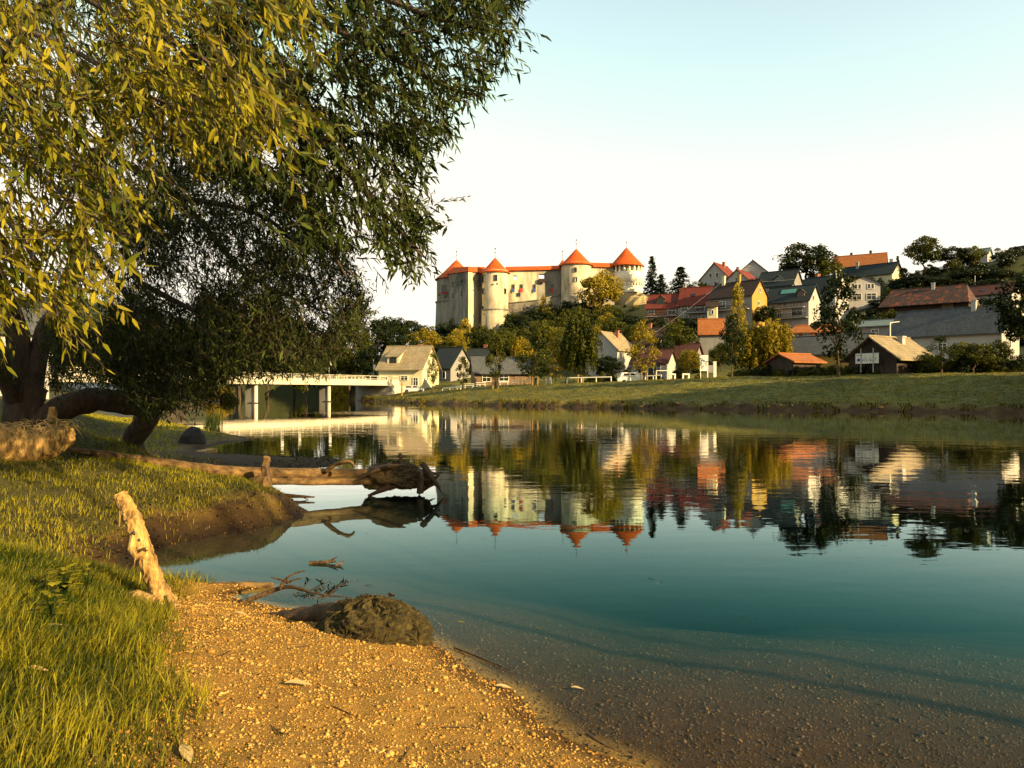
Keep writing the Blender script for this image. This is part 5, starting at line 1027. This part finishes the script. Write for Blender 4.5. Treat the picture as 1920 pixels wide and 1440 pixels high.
wl = thing_tube("", "", "", [at(300,1108,7.7),at(380,1103,7.75),at(450,1099,7.8),at(512,1098,7.85)], [.035,.05,.05,.03], M['logwood'], 12, 8, .1, 7); tag(wl.build("spit_log", M['logwood'], None, True), "thin log edging the sandy spit in the cove", "log")
def branchy(label, segs, mat='wetwood', name="fallen_branch", cat="branch"):
    mb = MB()
    for i, (pts, r0, r1) in enumerate(segs):
        P = spline([Vector(p) for p in pts], 4); m = len(P); mb.tube([Vector(p) for p in P], [r0+(r1-r0)*j/(m-1) for j in range(m)], 6, .08, i)
    return tag(mb.build(name, M[mat]), label, cat)
branchy("forked bare branch rising from the cove beside the spit", [([at(455,1130,7.2),at(500,1112,7.25),at(540,1100,7.2),at(575,1108,7.1)],.03,.012),([at(525,1104,7.2),at(534,1088,7.2),at(550,1076,7.2),at(572,1070,7.2)],.02,.005),([at(540,1090,7.2),at(520,1085,7.2),at(508,1083,7.2)],.012,.004),([at(536,1094,7.2),at(556,1086,7.2),at(566,1084,7.2)],.013,.004),([at(560,1105,7.15),at(610,1116,7.0),at(660,1120,6.95)],.012,.004)])
wb = branchy("floating driftwood twig on the teal water", [([at(580,1056,8.9),at(605,1054,8.9),at(630,1052,8.9)],.028,.012),([at(612,1053,8.9),at(625,1048,8.9),at(633,1044,8.9)],.014,.005)], name="floating_twig", cat="twig")
branchy("small forked floating twig right of the larger one", [([at(628,1061,8.75),at(640,1056,8.8),at(643,1052,8.8)],.016,.006),([at(636,1057,8.8),at(640,1063,8.7)],.012,.005)], name="floating_twig", cat="twig")
branchy("tiny floating bark piece before the root clod", [([at(730,1113,7.55),at(741,1117,7.5)],.016,.008)], name="floating_twig", cat="twig")
branchy("thin stick under the shallow water off the beach", [([Vector((-.45,5.95,.012)),Vector((-.25,5.75,.008)),Vector((.0,5.45,.012))],.008,.004)], name="stick", cat="stick")
branchy("thin branch floating left of the log bend", [([at(512,928,14.3),at(545,930,14.2),at(590,932,14.1)],.07,.012),([at(565,931,14.2),at(578,937,14.1)],.015,.005)], name="floating_branch")
branchy("forked pale branch on the mud bar behind the log", [([at(505,872,20.5),at(525,868,20.5),at(540,862,20.5)],.03,.008),([at(520,869,20.5),at(515,863,20.5)],.015,.006)], 'drift', "mud_branch")
branchy("dark stick lying across the wet beach edge at bottom", [([at(1100,1376,4.35),at(1130,1395,4.25),at(1165,1410,4.2)],.007,.004)], 'wetwood', "stick", "stick")
branchy("dark twig lying on the beach below the root clod", [([at(960,1325,4.75),at(985,1345,4.6),at(1030,1350,4.55)],.004,.002)], 'wetwood', "stick", "stick")
tr_ = random.Random(9)
for i,(px,py,l) in enumerate(((420,1250,"thin twig on the sand left of the pale dead leaf"),(640,1330,"thin twig on the sand right of the pale dead leaf"),(520,1390,"thin twig near the bottom edge of the beach"),(760,1400,"thin twig at the bottom middle of the beach"),(860,1330,"thin twig on the beach near the wet edge"),(560,1215,"thin twig on the sand below the wet log"))):
    x, y = wat(px,py,.2); a = tr_.uniform(0,3.1); L = tr_.uniform(.06,.16); P = [Vector((x+cos(a)*L*t, y+sin(a)*L*t, 0)) for t in (-1,-.3,.4,1)]; P = [Vector((p.x,p.y+tr_.uniform(-.01,.01),ground(p.x,p.y)+.008)) for p in P]; tag(MB().tube(P,[.004,.0045,.004,.002],5,.1,i).build("twig",M['wetwood']),l,"twig")
# leafy twig half sunk beside the clod
lt = empty("leafy_twig", at(600,1118,7.2)); tag(lt, "leafy willow twig lying in the cove behind the root clod", "twig")
V_=[]; tw=MB()
B=[];D=[];Sx=[];Nn=[];L_=[];Wd=[];Tt=[]
for i in range(9):
    a = at(555+i*8, 1124-abs(4-i)*1.0, 7.2+.02*i); e = a+Vector((wr.uniform(.05,.3), wr.uniform(-.12,.12), wr.uniform(.05,.19))); tw.tube([a,(a+e)/2+Vector((0,0,.02)),e],[.005,.004,.002],4)
    for j in range(9):
        t = j/9; c = a+(e-a)*t; d = Vector((wr.normal()*.5,wr.normal()*.5,.6+wr.normal()*.3)).normalized(); n_ = np.cross(d, wr.normal(size=3)); n_ /= np.linalg.norm(n_)
        B.append(np.array(c)-np.array(lt.location)); D.append(np.array(d)); Nn.append(n_); Sx.append(np.cross(n_,d)); L_.append(wr.uniform(.05,.09)); Wd.append(.014); Tt.append(.2)
part(tw, "stem", M['wetwood'], lt)
V,T,tt = leaf_batch(np.array(B),np.array(D),np.array(Sx),np.array(Nn),np.array(L_),np.array(Wd),np.array(Tt)); m = fast_mesh("leaves",V,T,{"tint":tt}); m.materials.append(M['leaf_dark']); link(bpy.data.objects.new("leaves",m),lt)
# dark leaning trunk, rock, reeds, pale slabs under the willow
ex, ey = gx(250,15.3), 15.3
ft = thing_tube("", "", "", [(WX+.2,WY,WZ+.25),(WX+.6,WY+.1,WZ+.62),(WX+1.15,WY+.5,WZ+.78),(WX+1.75,WY+1.0,WZ+.55),(ex,ey,ground(ex,ey)+.1),(ex+.35,ey+.2,ground(ex+.35,ey)-.5)], [.26,.24,.22,.21,.20,.18], M['bark'], 14, 8, .08, 8)
tag(ft.build("arched_trunk", M['bark'], None, True), "thick dark trunk arching to the ground beside the willow", "trunk")
sl_ = MB().bar(at(158,742,24), at(236,764,22), .3, .55); tag(sl_.build("garden_wall", M['conc']), "low pale concrete wall seen under the arched trunk", "wall")
sl_ = MB().bar(at(186,722,30), at(246,738,28), 2.2, .12); tag(sl_.build("shed_roof", M['conc']), "pale flat roof slab behind the arched trunk", "roof")
rk = MB(); c = at(362, 836, 28); rr_ = random.Random(12)
rk.lathe([(.05,.95),(.5,.8),(.85,.45),(.98,0),(.9,-.4)], 14); rk.v = [(v[0]*.50*rr_.uniform(.88,1.12), v[1]*.42*rr_.uniform(.88,1.12), v[2]*.58*rr_.uniform(.9,1.1)) for v in rk.v]
tag(rk.build("boulder", M['rock'], None, False, (c.x, c.y, ground(c.x,c.y)+.05)), "dark rounded boulder on the mud bar below the willow", "boulder")
pl = MB().bar(at(372,848,25), at(398,842,26), .35, .05); tag(pl.build("board", M['drift']), "pale board lying beside the dark boulder", "board")
def blades(pts, L, W, lean, rs, sway=.35):
    """curved grass blades, 3 segments each"""
    n = len(pts); a = rs.uniform(0,2*pi,n); d = np.stack([np.cos(a),np.sin(a),np.zeros(n)],1)*sway*rs.uniform(.2,1.2,n)[:,None]+lean; up = np.array([0,0,1.])
    wv = np.stack([-np.sin(a+rs.normal(0,.8,n)),np.cos(a),np.zeros(n)],1); wv /= np.linalg.norm(wv,axis=1)[:,None]; L = L[:,None]; W = W[:,None]
    def c(t): return pts+up*L*(t-.28*t*t*np.minimum(1.6,np.linalg.norm(d,axis=1)[:,None]*2))+d*L*t*t*1.25
    V = np.stack([c(0)-wv*W*.5, c(0)+wv*W*.5, c(.4)-wv*W*.45, c(.4)+wv*W*.45, c(.75)-wv*W*.28, c(.75)+wv*W*.28, c(1.0)],1).reshape(-1,3)
    k = np.arange(n)[:,None]*7; T = np.concatenate([k+np.array([q]) for q in ([0,1,3],[0,3,2],[2,3,5],[2,5,4],[4,5,6])]); return V, T, 7
g_ = np.random.default_rng(17)
def reed(label, px, Y, z, n, h):
    b = at(px, 800, Y); P = np.stack([b.x+g_.normal(0,.16,n), b.y+g_.normal(0,.16,n), np.full(n, z)],1)-np.array([b.x,b.y,z])
    V,T,k = blades(P, g_.uniform(.6,1.1,n)*h, np.full(n,.035), np.array([.03,0,0]), g_, .25); m = fast_mesh("reed_clump",V,T,{"tint":np.repeat(g_.uniform(.2,.8,n),k)}); m.materials.append(M['reed'])
    o = bpy.data.objects.new("reed_clump",m); o.location = (b.x,b.y,z); tag(link(o), label, "reeds")
reed("dark upright reed clump in the shallows below the bridge", 402, 38, -.1, 90, 1.3); reed("thin brownish reeds left of the darker clump", 388, 39, -.1, 26, .9)
# ------------------------------------------------------------------ grass on the near bank
def grass_field(name, n, xr, yr, mask, Lr, Wr, lean, tb):
    x = g_.uniform(*xr, n); y = g_.uniform(*yr, n)
    z, d, far, ins = terrain(x, y); ed = fbm(x*1.7, y*1.7, 41)-.5; cl = fbm(x*2.6, y*2.6, 51, 2)
    ok = mask(x, y, d, ed, cl) & ~ins & ~far; x, y, z, cl = x[ok], y[ok], z[ok], cl[ok]; k = len(x)
    L = g_.uniform(*Lr, k)*(.45+1.0*cl); W = g_.uniform(*Wr, k); V,T,q = blades(np.stack([x,y,z-.01],1), L, W, np.array(lean), g_, .5)
    m = fast_mesh(name,V,T,{"tint":np.repeat(np.clip(tb+(cl-.5)*.7+g_.normal(0,.2,k),0,1),q)}); m.materials.append(M['grass']); tag(link(bpy.data.objects.new(name,m)), kind="stuff"); print(name,k)
grass_field("foreground_grass", 150000, (-6.2,-1.0), (2.3,8.0), lambda x,y,d,e,c: (grass_edge(y)-x+e*.9 > -.28+.62*g_.random(len(x))**.6), (.05,.17), (.003,.007), (.22,.05,0), .5)
grass_field("bank_grass", 120000, (-14,-3.0), (8.2,18.5), lambda x,y,d,e,c: (d+e*1.1 > .15+.55*g_.random(len(x))), (.03,.12), (.004,.009), (.12,0,0), .38)
grass_field("bank_grass_far", 50000, (-26,-7.5), (18,46), lambda x,y,d,e,c: (d+e*1.1 > .7) & ((x < -10.8)|(y < 20)), (.06,.16), (.010,.022), (.10,0,0), .4)
def litter(name, n, xr, yr, mask, szr, mat, tb):
    x = g_.uniform(*xr, n); y = g_.uniform(*yr, n); z, d, far, ins = terrain(x, y); ok = mask(x,y,d,far) & ~ins; x, y, z = x[ok], y[ok], z[ok]; k = len(x)
    C = np.stack([x,y,z+.006],1); D = np.tile(np.array([0,0,1.]),(k,1))+g_.normal(0,.25,(k,3)); V,T,tt = leaf_quads(C, D/np.linalg.norm(D,axis=1)[:,None]*2.0, g_.uniform(*szr,k), np.clip(g_.normal(tb,.25,k),0,1), g_)
    m = fast_mesh(name,V,T,{"tint":tt}); m.materials.append(M[mat]); tag(link(bpy.data.objects.new(name,m)), kind="stuff")
M['litter'] = foliage("dead leaf litter", (.008,.004,.001), (.13,.07,.02), .1, .01)
litter("leaf_litter", 30000, (-9,-3), (8.3,25), lambda x,y,d,far: (d < 1.3) & ~far, (.008,.03), 'litter', .35)
def tufts(name, n):
    t = g_.uniform(0,1,n); px = g_.uniform(660,1990,n); Y = np.interp(px,[660,760,1000,1200,1600,1990],[140,122,97,85,74,62])+g_.uniform(0,34,n)**1.0; x = gx(px,Y); z,d,far,ins = terrain(x,Y)
    cl = fbm(x*.9,Y*.9,61,3); ok = far & ~ins & (d < 32) & (cl > g_.uniform(.3,.65,n)); x,Y,z,cl,d = x[ok],Y[ok],z[ok],cl[ok],d[ok]; k = len(x)
    L = g_.uniform(.06,.2,k)*(1+3.2*sstep(2.4,.5,d)*(cl > .47)); V,T,q = blades(np.stack([x,Y,z-.02],1), L, g_.uniform(.04,.09,k), np.array([.05,0,0]), g_, .6)
    m = fast_mesh(name,V,T,{"tint":np.repeat(np.clip(.38+(cl-.5)*1.2+g_.normal(0,.15,k)-.3*sstep(3,.5,d),0,1),q)}); m.materials.append(M['lawn']); tag(link(bpy.data.objects.new(name,m)), kind="stuff"); print(name,k)
M['lawn'] = foliage("lawn blades", (.010,.014,.002), (.23,.18,.016), .25, .01)
tufts("lawn_grass", 90000)
# ------------------------------------------------------------------ weeds, pebbles and leaves on the beach
wd_ = np.random.default_rng(33)
def weed(label, px, py, z, n):
    x, y = wat(px, py, z); c = np.array([x,y,ground(x,y)]); root = empty("broadleaf_weed", c); B=[];D=[];S_=[];Nn=[];L_=[];W_=[];T_=[]
    mb = MB()
    for i in range(n):
        a = wd_.uniform(0,6.28); h = wd_.uniform(.06,.24); p = Vector((cos(a)*.07*wd_.random(), sin(a)*.07*wd_.random(), h)); mb.tube([Vector((0,0,-.02)), p*.6+Vector((0,0,.01)), p],[.004,.003,.002],4)
        d = np.array([cos(a),sin(a),.25]); d /= np.linalg.norm(d); nn = np.array([-cos(a)*.25,-sin(a)*.25,1.]); nn /= np.linalg.norm(nn); B.append(np.array(p));D.append(d);Nn.append(nn);S_.append(np.cross(nn,d));L_.append(wd_.uniform(.06,.1));W_.append(.045);T_.append(wd_.uniform(.3,.8))
    mb.build("stem", M['reed'], root); V,T,tt = leaf_batch(np.array(B),np.array(D),np.array(S_),np.array(Nn),np.array(L_),np.array(W_),np.array(T_)); m = fast_mesh("leaves",V,T,{"tint":tt}); m.materials.append(M['grass']); link(bpy.data.objects.new("leaves",m),root); tag(root,label,"weed")
weed("broadleaf weed in the middle of the foreground grass", 120, 1130, .5, 34); weed("lower broadleaf weed in the foreground grass", 95, 1190, .5, 22); weed("small broadleaf weed near the leaning stake foot", 165, 1100, .45, 18)
ico = [(0,0,1),(.894,0,.447),(.276,.851,.447),(-.724,.526,.447),(-.724,-.526,.447),(.276,-.851,.447),(.724,.526,-.447),(-.276,.851,-.447),(-.894,0,-.447),(-.276,-.851,-.447),(.724,-.526,-.447),(0,0,-1)]
icf = [(0,1,2),(0,2,3),(0,3,4),(0,4,5),(0,5,1),(1,6,2),(2,7,3),(3,8,4),(4,9,5),(5,10,1),(6,7,2),(7,8,3),(8,9,4),(9,10,5),(10,6,1),(6,11,7),(7,11,8),(8,11,9),(9,11,10),(10,11,6)]
IC = np.array(ico); IF = np.array(icf); pmesh = []
for j in range(8):
    v = IC*(1+wd_.normal(0,.14,(12,1)))*np.array([1,wd_.uniform(.6,.95),wd_.uniform(.4,.65)]); q = fast_mesh("pebble", v, IF, None, True); q.materials.append(M['stone']); pmesh.append(q)
def beach_pts(n):
    x = wd_.uniform(-4.0,4.2,n); y = wd_.uniform(2.5,8.2,n); z,d,far,ins = terrain(x,y); ed = fbm(x*1.7,y*1.7,41)-.5
    ok = ((~ins & (grass_edge(y)-x+ed*.9 < .25))|(ins & (d < 5) & (y < 4.6+3.4*wd_.random(n)**1.3))) & (y < 8.0); return x[ok],y[ok],z[ok],ins[ok]
bx, by, bz, bi = beach_pts(3900); vis = np.where((CX+F*bx/by > 0) & (HY-F*(bz-EYE)/by < 1450) & ~bi)[0][:300]
for j, i in enumerate(vis):
    o = bpy.data.objects.new("pebble", pmesh[j % 8]); s = float(wd_.gamma(2.5,.0036))+.0045; o.scale = (s,s,s); o.rotation_euler = (wd_.normal(0,.3),wd_.normal(0,.3),wd_.uniform(0,6.28)); o.location = (bx[i],by[i],bz[i]+s*.18); link(o)
    tag(o, "small pale pebble lying on the sunlit beach sand", "pebble", "pebbles on the beach")
gx_, gy_, gz_, gi_ = beach_pts(76000); k = len(gx_); sz = np.minimum(wd_.gamma(1.9,.0021,k)+.0022, .02)
a = wd_.uniform(0,6.28,k); OC = np.array([(1,0,0),(0,1,0),(-1,0,0),(0,-1,0),(0,0,.7),(.1,.1,-.6)]); OF_ = np.array([(0,1,4),(1,2,4),(2,3,4),(3,0,4),(1,0,5),(2,1,5),(3,2,5),(0,3,5)])
v = OC[None]*(1+wd_.normal(0,.2,(k,6,1)))*sz[:,None,None]; X = v[...,0]*np.cos(a)[:,None]-v[...,1]*np.sin(a)[:,None]; Yv = v[...,0]*np.sin(a)[:,None]+v[...,1]*np.cos(a)[:,None]
V = np.stack([X+gx_[:,None], Yv+gy_[:,None], v[...,2]+(gz_+sz*.2)[:,None]],2).reshape(-1,3); T = (np.arange(k)[:,None,None]*6+OF_[None]).reshape(-1,3)
M['wetstone'] = mottled("wet river pebble", [(.3,(.018,.009,.002)),(.5,(.060,.031,.009)),(.74,(.14,.08,.026))], 9, (1,1,1), .6)
for nm, sel, mt, lb in (("gravel", ~gi_, 'stone', "fine gravel strewn over the beach"), ("river_gravel", gi_, 'wetstone', "dark gravel on the bed of the shallows")):
    q = np.repeat(sel, 6); T = (np.arange(sel.sum())[:,None,None]*6+OF_[None]).reshape(-1,3); m = fast_mesh(nm,V[q],T,None,True); m.materials.append(M[mt]); tag(link(bpy.data.objects.new(nm,m)), lb, kind="stuff")
print("gravel",k)
litter("beach_debris", 2600, (-3.4,1.0), (2.7,7.6), lambda x,y,d,far: (~far) & (grass_edge(y)-x < .1), (.003,.011), 'litter', .25)
for i in range(26):   # small leaves floating on the calm water
    px, py = wd_.uniform(640,1900), wd_.uniform(900,1180); x, y = wat(px, py, .004); o = bpy.data.objects.new("floating_leaf", lm[i % 6]); s_ = wd_.uniform(.04,.09); o.scale = (s_,s_,s_); o.rotation_euler = (wd_.normal(0,.15),wd_.normal(0,.15),wd_.uniform(0,6.28)); o.location = (x,y,.006); tag(link(o),"tiny leaf floating on the open teal water","leaf","leaves floating on the river")
def dead_leaf(label, px, py, z, L, a):
    x, y = wat(px,py,z); z = ground(x,y); mb = MB(); n = 8; vs = []
    for i in range(n+1):
        t = i/n; w = .17*sin(pi*t**.9)*(1 if 0<t<1 else 0); vs += [(t-.5, w, .10*sin(t*3+1)+.12*w), (t-.5, 0, .10*sin(t*3+1)-.02), (t-.5, -w, .10*sin(t*3+1)+.16*w)]
    fs = []
    for i in range(n): b = i*3; fs += [(b,b+3,b+4,b+1),(b+1,b+4,b+5,b+2)]
    mb.add(vs, fs); o = mb.build("dead_leaf", M['bone'], None, True, (x,y,z+.02)); o.scale = (L,L,L); o.rotation_euler = (.1,.05,a); tag(o,label,"leaf","dead leaves on the beach")
for (l,px,py,z,L,a) in (("pale curled dead leaf in the middle of the beach",560,1280,.25,.17,.35),("dead leaf at the bottom left edge of the beach sand",350,1395,.4,.16,-.9),("dead leaf near the water edge on the slope",945,1288,.03,.12,.1),("pale leaf at the sand edge by the stake",452,1160,.1,.12,.0),("round pale leaf lying in the foreground grass",68,1238,.62,.13,.2),("pale leaf under the water off the beach",1083,1300,-.05,.09,.1),("bleached leaf in the grass by the lower weed",105,1180,.55,.16,1.1)):
    dead_leaf(l,px,py,z,L,a)
print('T', round(time.time()-_t0,1))
# ------------------------------------------------------------------ furniture on the far lawn
def gz_at(px, Y): return ground(gx(px,Y), Y)
def rail(label, px0, px1, Y0, Y1, h, n):
    a = Vector((gx(px0,Y0),Y0,gz_at(px0,Y0))); b = Vector((gx(px1,Y1),Y1,gz_at(px1,Y1))); r = empty("rail_fence", a); tag(r,label,"fence","pale rail fences on the far lawn")
    for i in range(n):
        p = a.lerp(b,i/(n-1)); part(MB().box(p.x-.07,p.x+.07,p.y-.07,p.y+.07,p.z-.3,p.z+h), "post", M['white'], r)
    part(MB().bar(a+Vector((0,-.08,h-.05)), b+Vector((0,-.08,h-.05)), .09, .14), "rail", M['white'], r)
rail("pale rail fence right of the birch trunk",1063,1146,128,126,1.0,4); rail("pale rail fence just left of the staked tree",1159,1206,123,121,1.0,3); rail("pale rail fence right of the staked tree",1210,1240,121,120,.9,3); rail("pale rail fence left of the stone bollard",988,1024,130,129,1.0,3); rail("pale low rail in front of the old grey house",830,900,142,138,.5,6)
def frame_goal(label,px,Y,w,h):
    p = Vector((gx(px,Y),Y,gz_at(px,Y))); r = empty("goal_frame",p); tag(r,label,"goal")
    for s in (-1,1): part(MB().bar(p+Vector((s*w/2,0,-.1)),p+Vector((s*w/2,0,h)),.11),"post",M['white'],r); part(MB().bar(p+Vector((s*w/2,0,h-.05)),p+Vector((s*w/2,1.0,0)),.06),"brace",M['white'],r)
    part(MB().bar(p+Vector((-w/2-.055,0,h)),p+Vector((w/2+.055,0,h)),.11),"crossbar",M['white'],r)
frame_goal("small white goal frame on the lawn left of the square planters",1245,121,2.4,1.6)
for (l,px) in (("pale square ring planter next to the goal frame",1260),("pale square ring planter left of the white board",1286)):
    Y = 119; p = Vector((gx(px,Y),Y,gz_at(px,Y))); r = empty("ring_planter",p); tag(r,l,"planter","square ring planters"); s = .55
    part(MB().box(p.x-s,p.x-s+.22,p.y-.2,p.y+.2,p.z-.2,p.z+1.1),"side",M['white'],r); part(MB().box(p.x+s-.22,p.x+s,p.y-.2,p.y+.2,p.z-.2,p.z+1.1),"side",M['white'],r); part(MB().box(p.x-s+.22,p.x+s-.22,p.y-.19,p.y+.19,p.z+.88,p.z+1.1),"top",M['white'],r)
Y = 112; p = Vector((gx(1320,Y),Y,gz_at(1320,Y))); r = empty("notice_board",p); tag(r,"tall blank white board on two legs on the far lawn","sign")
for s in (-1,1): part(MB().bar(p+Vector((s*.5,0,-.2)),p+Vector((s*.5,0,1.2)),.09),"leg",M['white'],r)
part(MB().box(p.x-.6,p.x+.6,p.y-.06,p.y+.06,p.z+1.2,p.z+3.5),"board",M['white'],r); part(MB().box(p.x-.64,p.x+.64,p.y-.03,p.y+.09,p.z+3.5,p.z+3.56),"cap",M['orange'],r)
p = Vector((gx(1333,114),114,gz_at(1333,114))); r = empty("info_board",p); tag(r,"grey info panel on two thin legs beside the white pillar","sign")
for s in (-1,1): part(MB().bar(p+Vector((s*.4,0,-.2)),p+Vector((s*.4,0,1.0)),.07),"leg",M['metal'],r)
part(MB().box(p.x-.5,p.x+.5,p.y-.05,p.y+.05,p.z+1.0,p.z+2.1),"panel",M['greywall'],r)
p = Vector((gx(1340,112.5),112.5,gz_at(1340,112.5))); m = MB().box(-.2,.2,-.2,.2,-.3,2.45); m.box(-.24,.24,-.24,.24,2.45,2.55); tag(m.build("pillar",M['white'],None,False,p),"white square pillar right of the info panel","pillar")
p = Vector((gx(1031,127),127,gz_at(1031,127))); m = MB().lathe([(.01,1.25),(.16,1.22),(.22,1.05),(.2,.95),(.27,.9),(.3,.0),(.3,-.2)],14); tag(m.build("stone_bollard",M['conc'],None,True,p),"pale stone bollard statue beside the full young tree","bollard")
def picnic(label,px,Y):
    p = Vector((gx(px,Y),Y,gz_at(px,Y))); r = empty("picnic_bench",p); tag(r,label,"bench","picnic benches by the barn")
    part(MB().box(p.x-.9,p.x+.9,p.y-.4,p.y+.4,p.z+.72,p.z+.8),"table_top",M['white'],r)
    for s in (-1,1):
        part(MB().box(p.x-.9,p.x+.9,p.y+s*.8-.14,p.y+s*.8+.14,p.z+.42,p.z+.48),"seat",M['white'],r)
        part(MB().bar(p+Vector((s*.7,-.8,0)),p+Vector((s*.7,.15,.72)),.1),"leg",M['white'],r); part(MB().bar(p+Vector((s*.7,.8,0)),p+Vector((s*.7,-.15,.72)),.1),"leg",M['white'],r)
for i,(px,l) in enumerate(((857,"picnic bench left of the small young tree"),(880,"picnic bench right of the small young tree"),(902,"picnic bench at the left corner of the long barn"),(945,"picnic bench in front of the long barn middle"),(970,"picnic bench near the right end of the long barn"))): picnic(l,px,138-.02*i)
for i,(px,Y,h,l) in enumerate(((753,146,2.6,"thick leaning mooring post on the bank left of the cream house"),(810,140,1.3,"short bank post right of the cream house"),(983,132,1.2,"short post right of the long barn"))):
    p = Vector((gx(px,Y),Y,gz_at(px,Y))); tag(MB().tube([p+Vector((0,0,-.3)),p+Vector((.05,0,h*.6)),p+Vector((.12,0,h))],[.17,.16,.14],10,.05,i).build("bank_post",M['drift']),l,"post")
for (px,Y,h,l) in ((1207,118,1.6,"timber stake frame around the olive young tree"),(1003,126,1.5,"timber stake frame around the full young tree"),(929,128,1.4,"timber stake beside the slender young tree"),(1088,134,1.6,"timber stake frame at the birch foot")):
    p = Vector((gx(px,Y),Y-.3,gz_at(px,Y))); r = empty("tree_stakes",p); tag(r,l,"stakes","stake frames at the young trees")
    for s in (-1,1): part(MB().tube([p+Vector((s*.45,0,-.2)),p+Vector((s*.42,0,h))],[.11,.10],8),"stake",M['drift'],r)
    part(MB().bar(p+Vector((-.5,-.1,h-.15)),p+Vector((.5,-.1,h-.15)),.06,.12),"cross_piece",M['drift'],r)
def car(label,px,Y,rz,mat,van=False):
    p = Vector((gx(px,Y),Y,gz_at(px,Y))); r = empty("parked_van" if van else "parked_car",p,rz); tag(r,label,"van" if van else "car"); L,W = (4.6,1.8)
    prof = [(-2.3,.35),(-2.3,.9),(-2.1,1.0),(-1.75,1.9),(1.2,1.95),(1.7,1.15),(2.25,.95),(2.3,.35)] if van else [(-2.1,.3),(-2.1,.85),(-1.75,.95),(-1.2,1.4),(.5,1.42),(1.1,.95),(2.0,.8),(2.1,.3)]
    n = len(prof); m = MB(); m.add([(x,-.85,z) for x,z in prof]+[(x,.85,z) for x,z in prof],[tuple(range(n))[::-1],tuple(range(n,2*n))]+[(i,(i+1)%n,(i+1)%n+n,i+n) for i in range(n)]); m.build("body",M[mat],r)
    for (x0,x1) in ((-1.55,-.35),(-.25,.75)):
        z0,z1 = (1.15,1.75) if van else (.98,1.3); w = MB(); w.add([(x0,-.86,z0),(x1,-.86,z0),(x1-.15,-.86,z1),(x0+.15,-.86,z1),(x0,-.84,z0),(x1,-.84,z0),(x1-.15,-.84,z1),(x0+.15,-.84,z1)],[(0,1,2,3),(4,7,6,5),(0,4,5,1),(1,5,6,2),(2,6,7,3),(3,7,4,0)]); w.build("window",M['glass'],r)
    for x in (-1.35,1.35):
        for s in (-1,1):
            w = MB().lathe([(.02,-.1),(.33,-.1),(.33,.1),(.02,.1)],14); w.v = [(v[0]+x,v[2]+s*.82,v[1]+.33) for v in w.v]; w.build("wheel",M['tyre'],r)
car("white van parked behind the rail fence under the dark tree",1182,138,.1,'white',True); car("silver car parked before the cream house by the bridge",775,152,.2,'carpaint')
er = random.Random(44)
for i in range(11):   # stones at the foot of the far bank
    px = er.uniform(1150,1920); Yb = np.interp(px,[1000,1200,1400,1600,1750,1920],[99,87,82,76,72,67])+er.uniform(.1,.9); s_ = er.uniform(.08,.26); x = gx(px,Yb)
    o = bpy.data.objects.new("bank_stone", pmesh[i % 8]); o.scale = (s_*1.4,s_,s_); o.rotation_euler = (0,0,er.uniform(0,6)); o.location = (x,Yb,max(0,ground(x,Yb))+s_*.15); tag(link(o),"pale stone at the foot of the far bank by the water","stone","stones along the far waterline")
# sign on the hut, with a round emblem and slanted lettering
R0 = bpy.data.objects["sign_hut"]; a = R(-148); q = Vector((cos(a)*(3.8+.85)+1*0, sin(a)*(3.8+.85), 0)); p = R0.location+Vector((0,0,0)); sg = empty("sign_banner", p+q+Vector((0,0,1.25)), a+pi/2)
tag(sg,"white banner with dark round emblem and slanted lettering in the hut gable","sign")
MB().box(-1.75,1.45,-.03,.03,-.05,1.25).build("board",M['white'],sg)
m = MB().lathe([(.001,0),(1,0)],18); m.v = [(-1.3+v[0]*.22,-.034,.42+v[1]*.2) for v in m.v]; m.f = [f[::-1] for f in m.f]; m.build("emblem",M['blue'],sg)
m = MB(); x = -.85
for (h,w) in ((.34,.16),(.5,.10),(.34,.12),(.5,.1),(.34,.14),(.34,.16),(.5,.1)):
    m.add([(x,-.034,.24),(x+w*.55,-.034,.24),(x+w*.55+h*.45,-.034,.24+h),(x+h*.45,-.034,.24+h)],[(0,1,2,3)]); 
    if w > .13: m.add([(x+w*.3,-.033,.24),(x+w*1.35,-.033,.24),(x+w*1.4,-.033,.33),(x+w*.35,-.033,.33)],[(0,1,2,3)])
    x += w+.16
m.build("lettering",M['black'],sg); m = MB()
for i in range(7): m.box(-1.62+i*.13,-1.53+i*.13,-.036,-.028,.98,1.06)
m.build("small_lettering",M['black'],sg)
for s in (-.95,.75): MB().box(s-.06,s+.06,-.10,-.04,-1.2,1.9).build("timber_strut",M['metal'],sg)
# lamp post, utility pole and cable
p = at(1669,660,110); r = empty("lamp_post",p); part(MB().tube([p+Vector((0,0,-3)),p+Vector((0,0,4.2))],[.11,.08],8),"pole",M['white'],r); part(MB().bar(p+Vector((0,0,4.2)),p+Vector((1.3,0,4.35)),.14,.1),"lamp_arm",M['white'],r); tag(r,"pale street lamp post behind the sign hut roof","lamp post")
p = at(1828,540,200); tag(MB().tube([p+Vector((0,0,-4)),p+Vector((0,0,3.2))],[.1,.08],8).build("utility_pole",M['metal']),"thin grey pole in front of the right hillside","pole")
for i,(a,b,l) in enumerate((((1185,652,150),(1352,530,190),"slack cable running up from the lawn to the ochre gable"),((1352,530,190),(1560,515,205),"cable crossing from the ochre gable to the big round tree"))):
    A = at(*a); B_ = at(*b); P = [A.lerp(B_,t)+Vector((0,0,-1.6*4*t*(1-t)*.35)) for t in np.linspace(0,1,14)]; tag(MB().tube(P,[.02]*14,5).build("cable",M['metal']),l,"cable")
print('T end', round(time.time()-_t0,1))
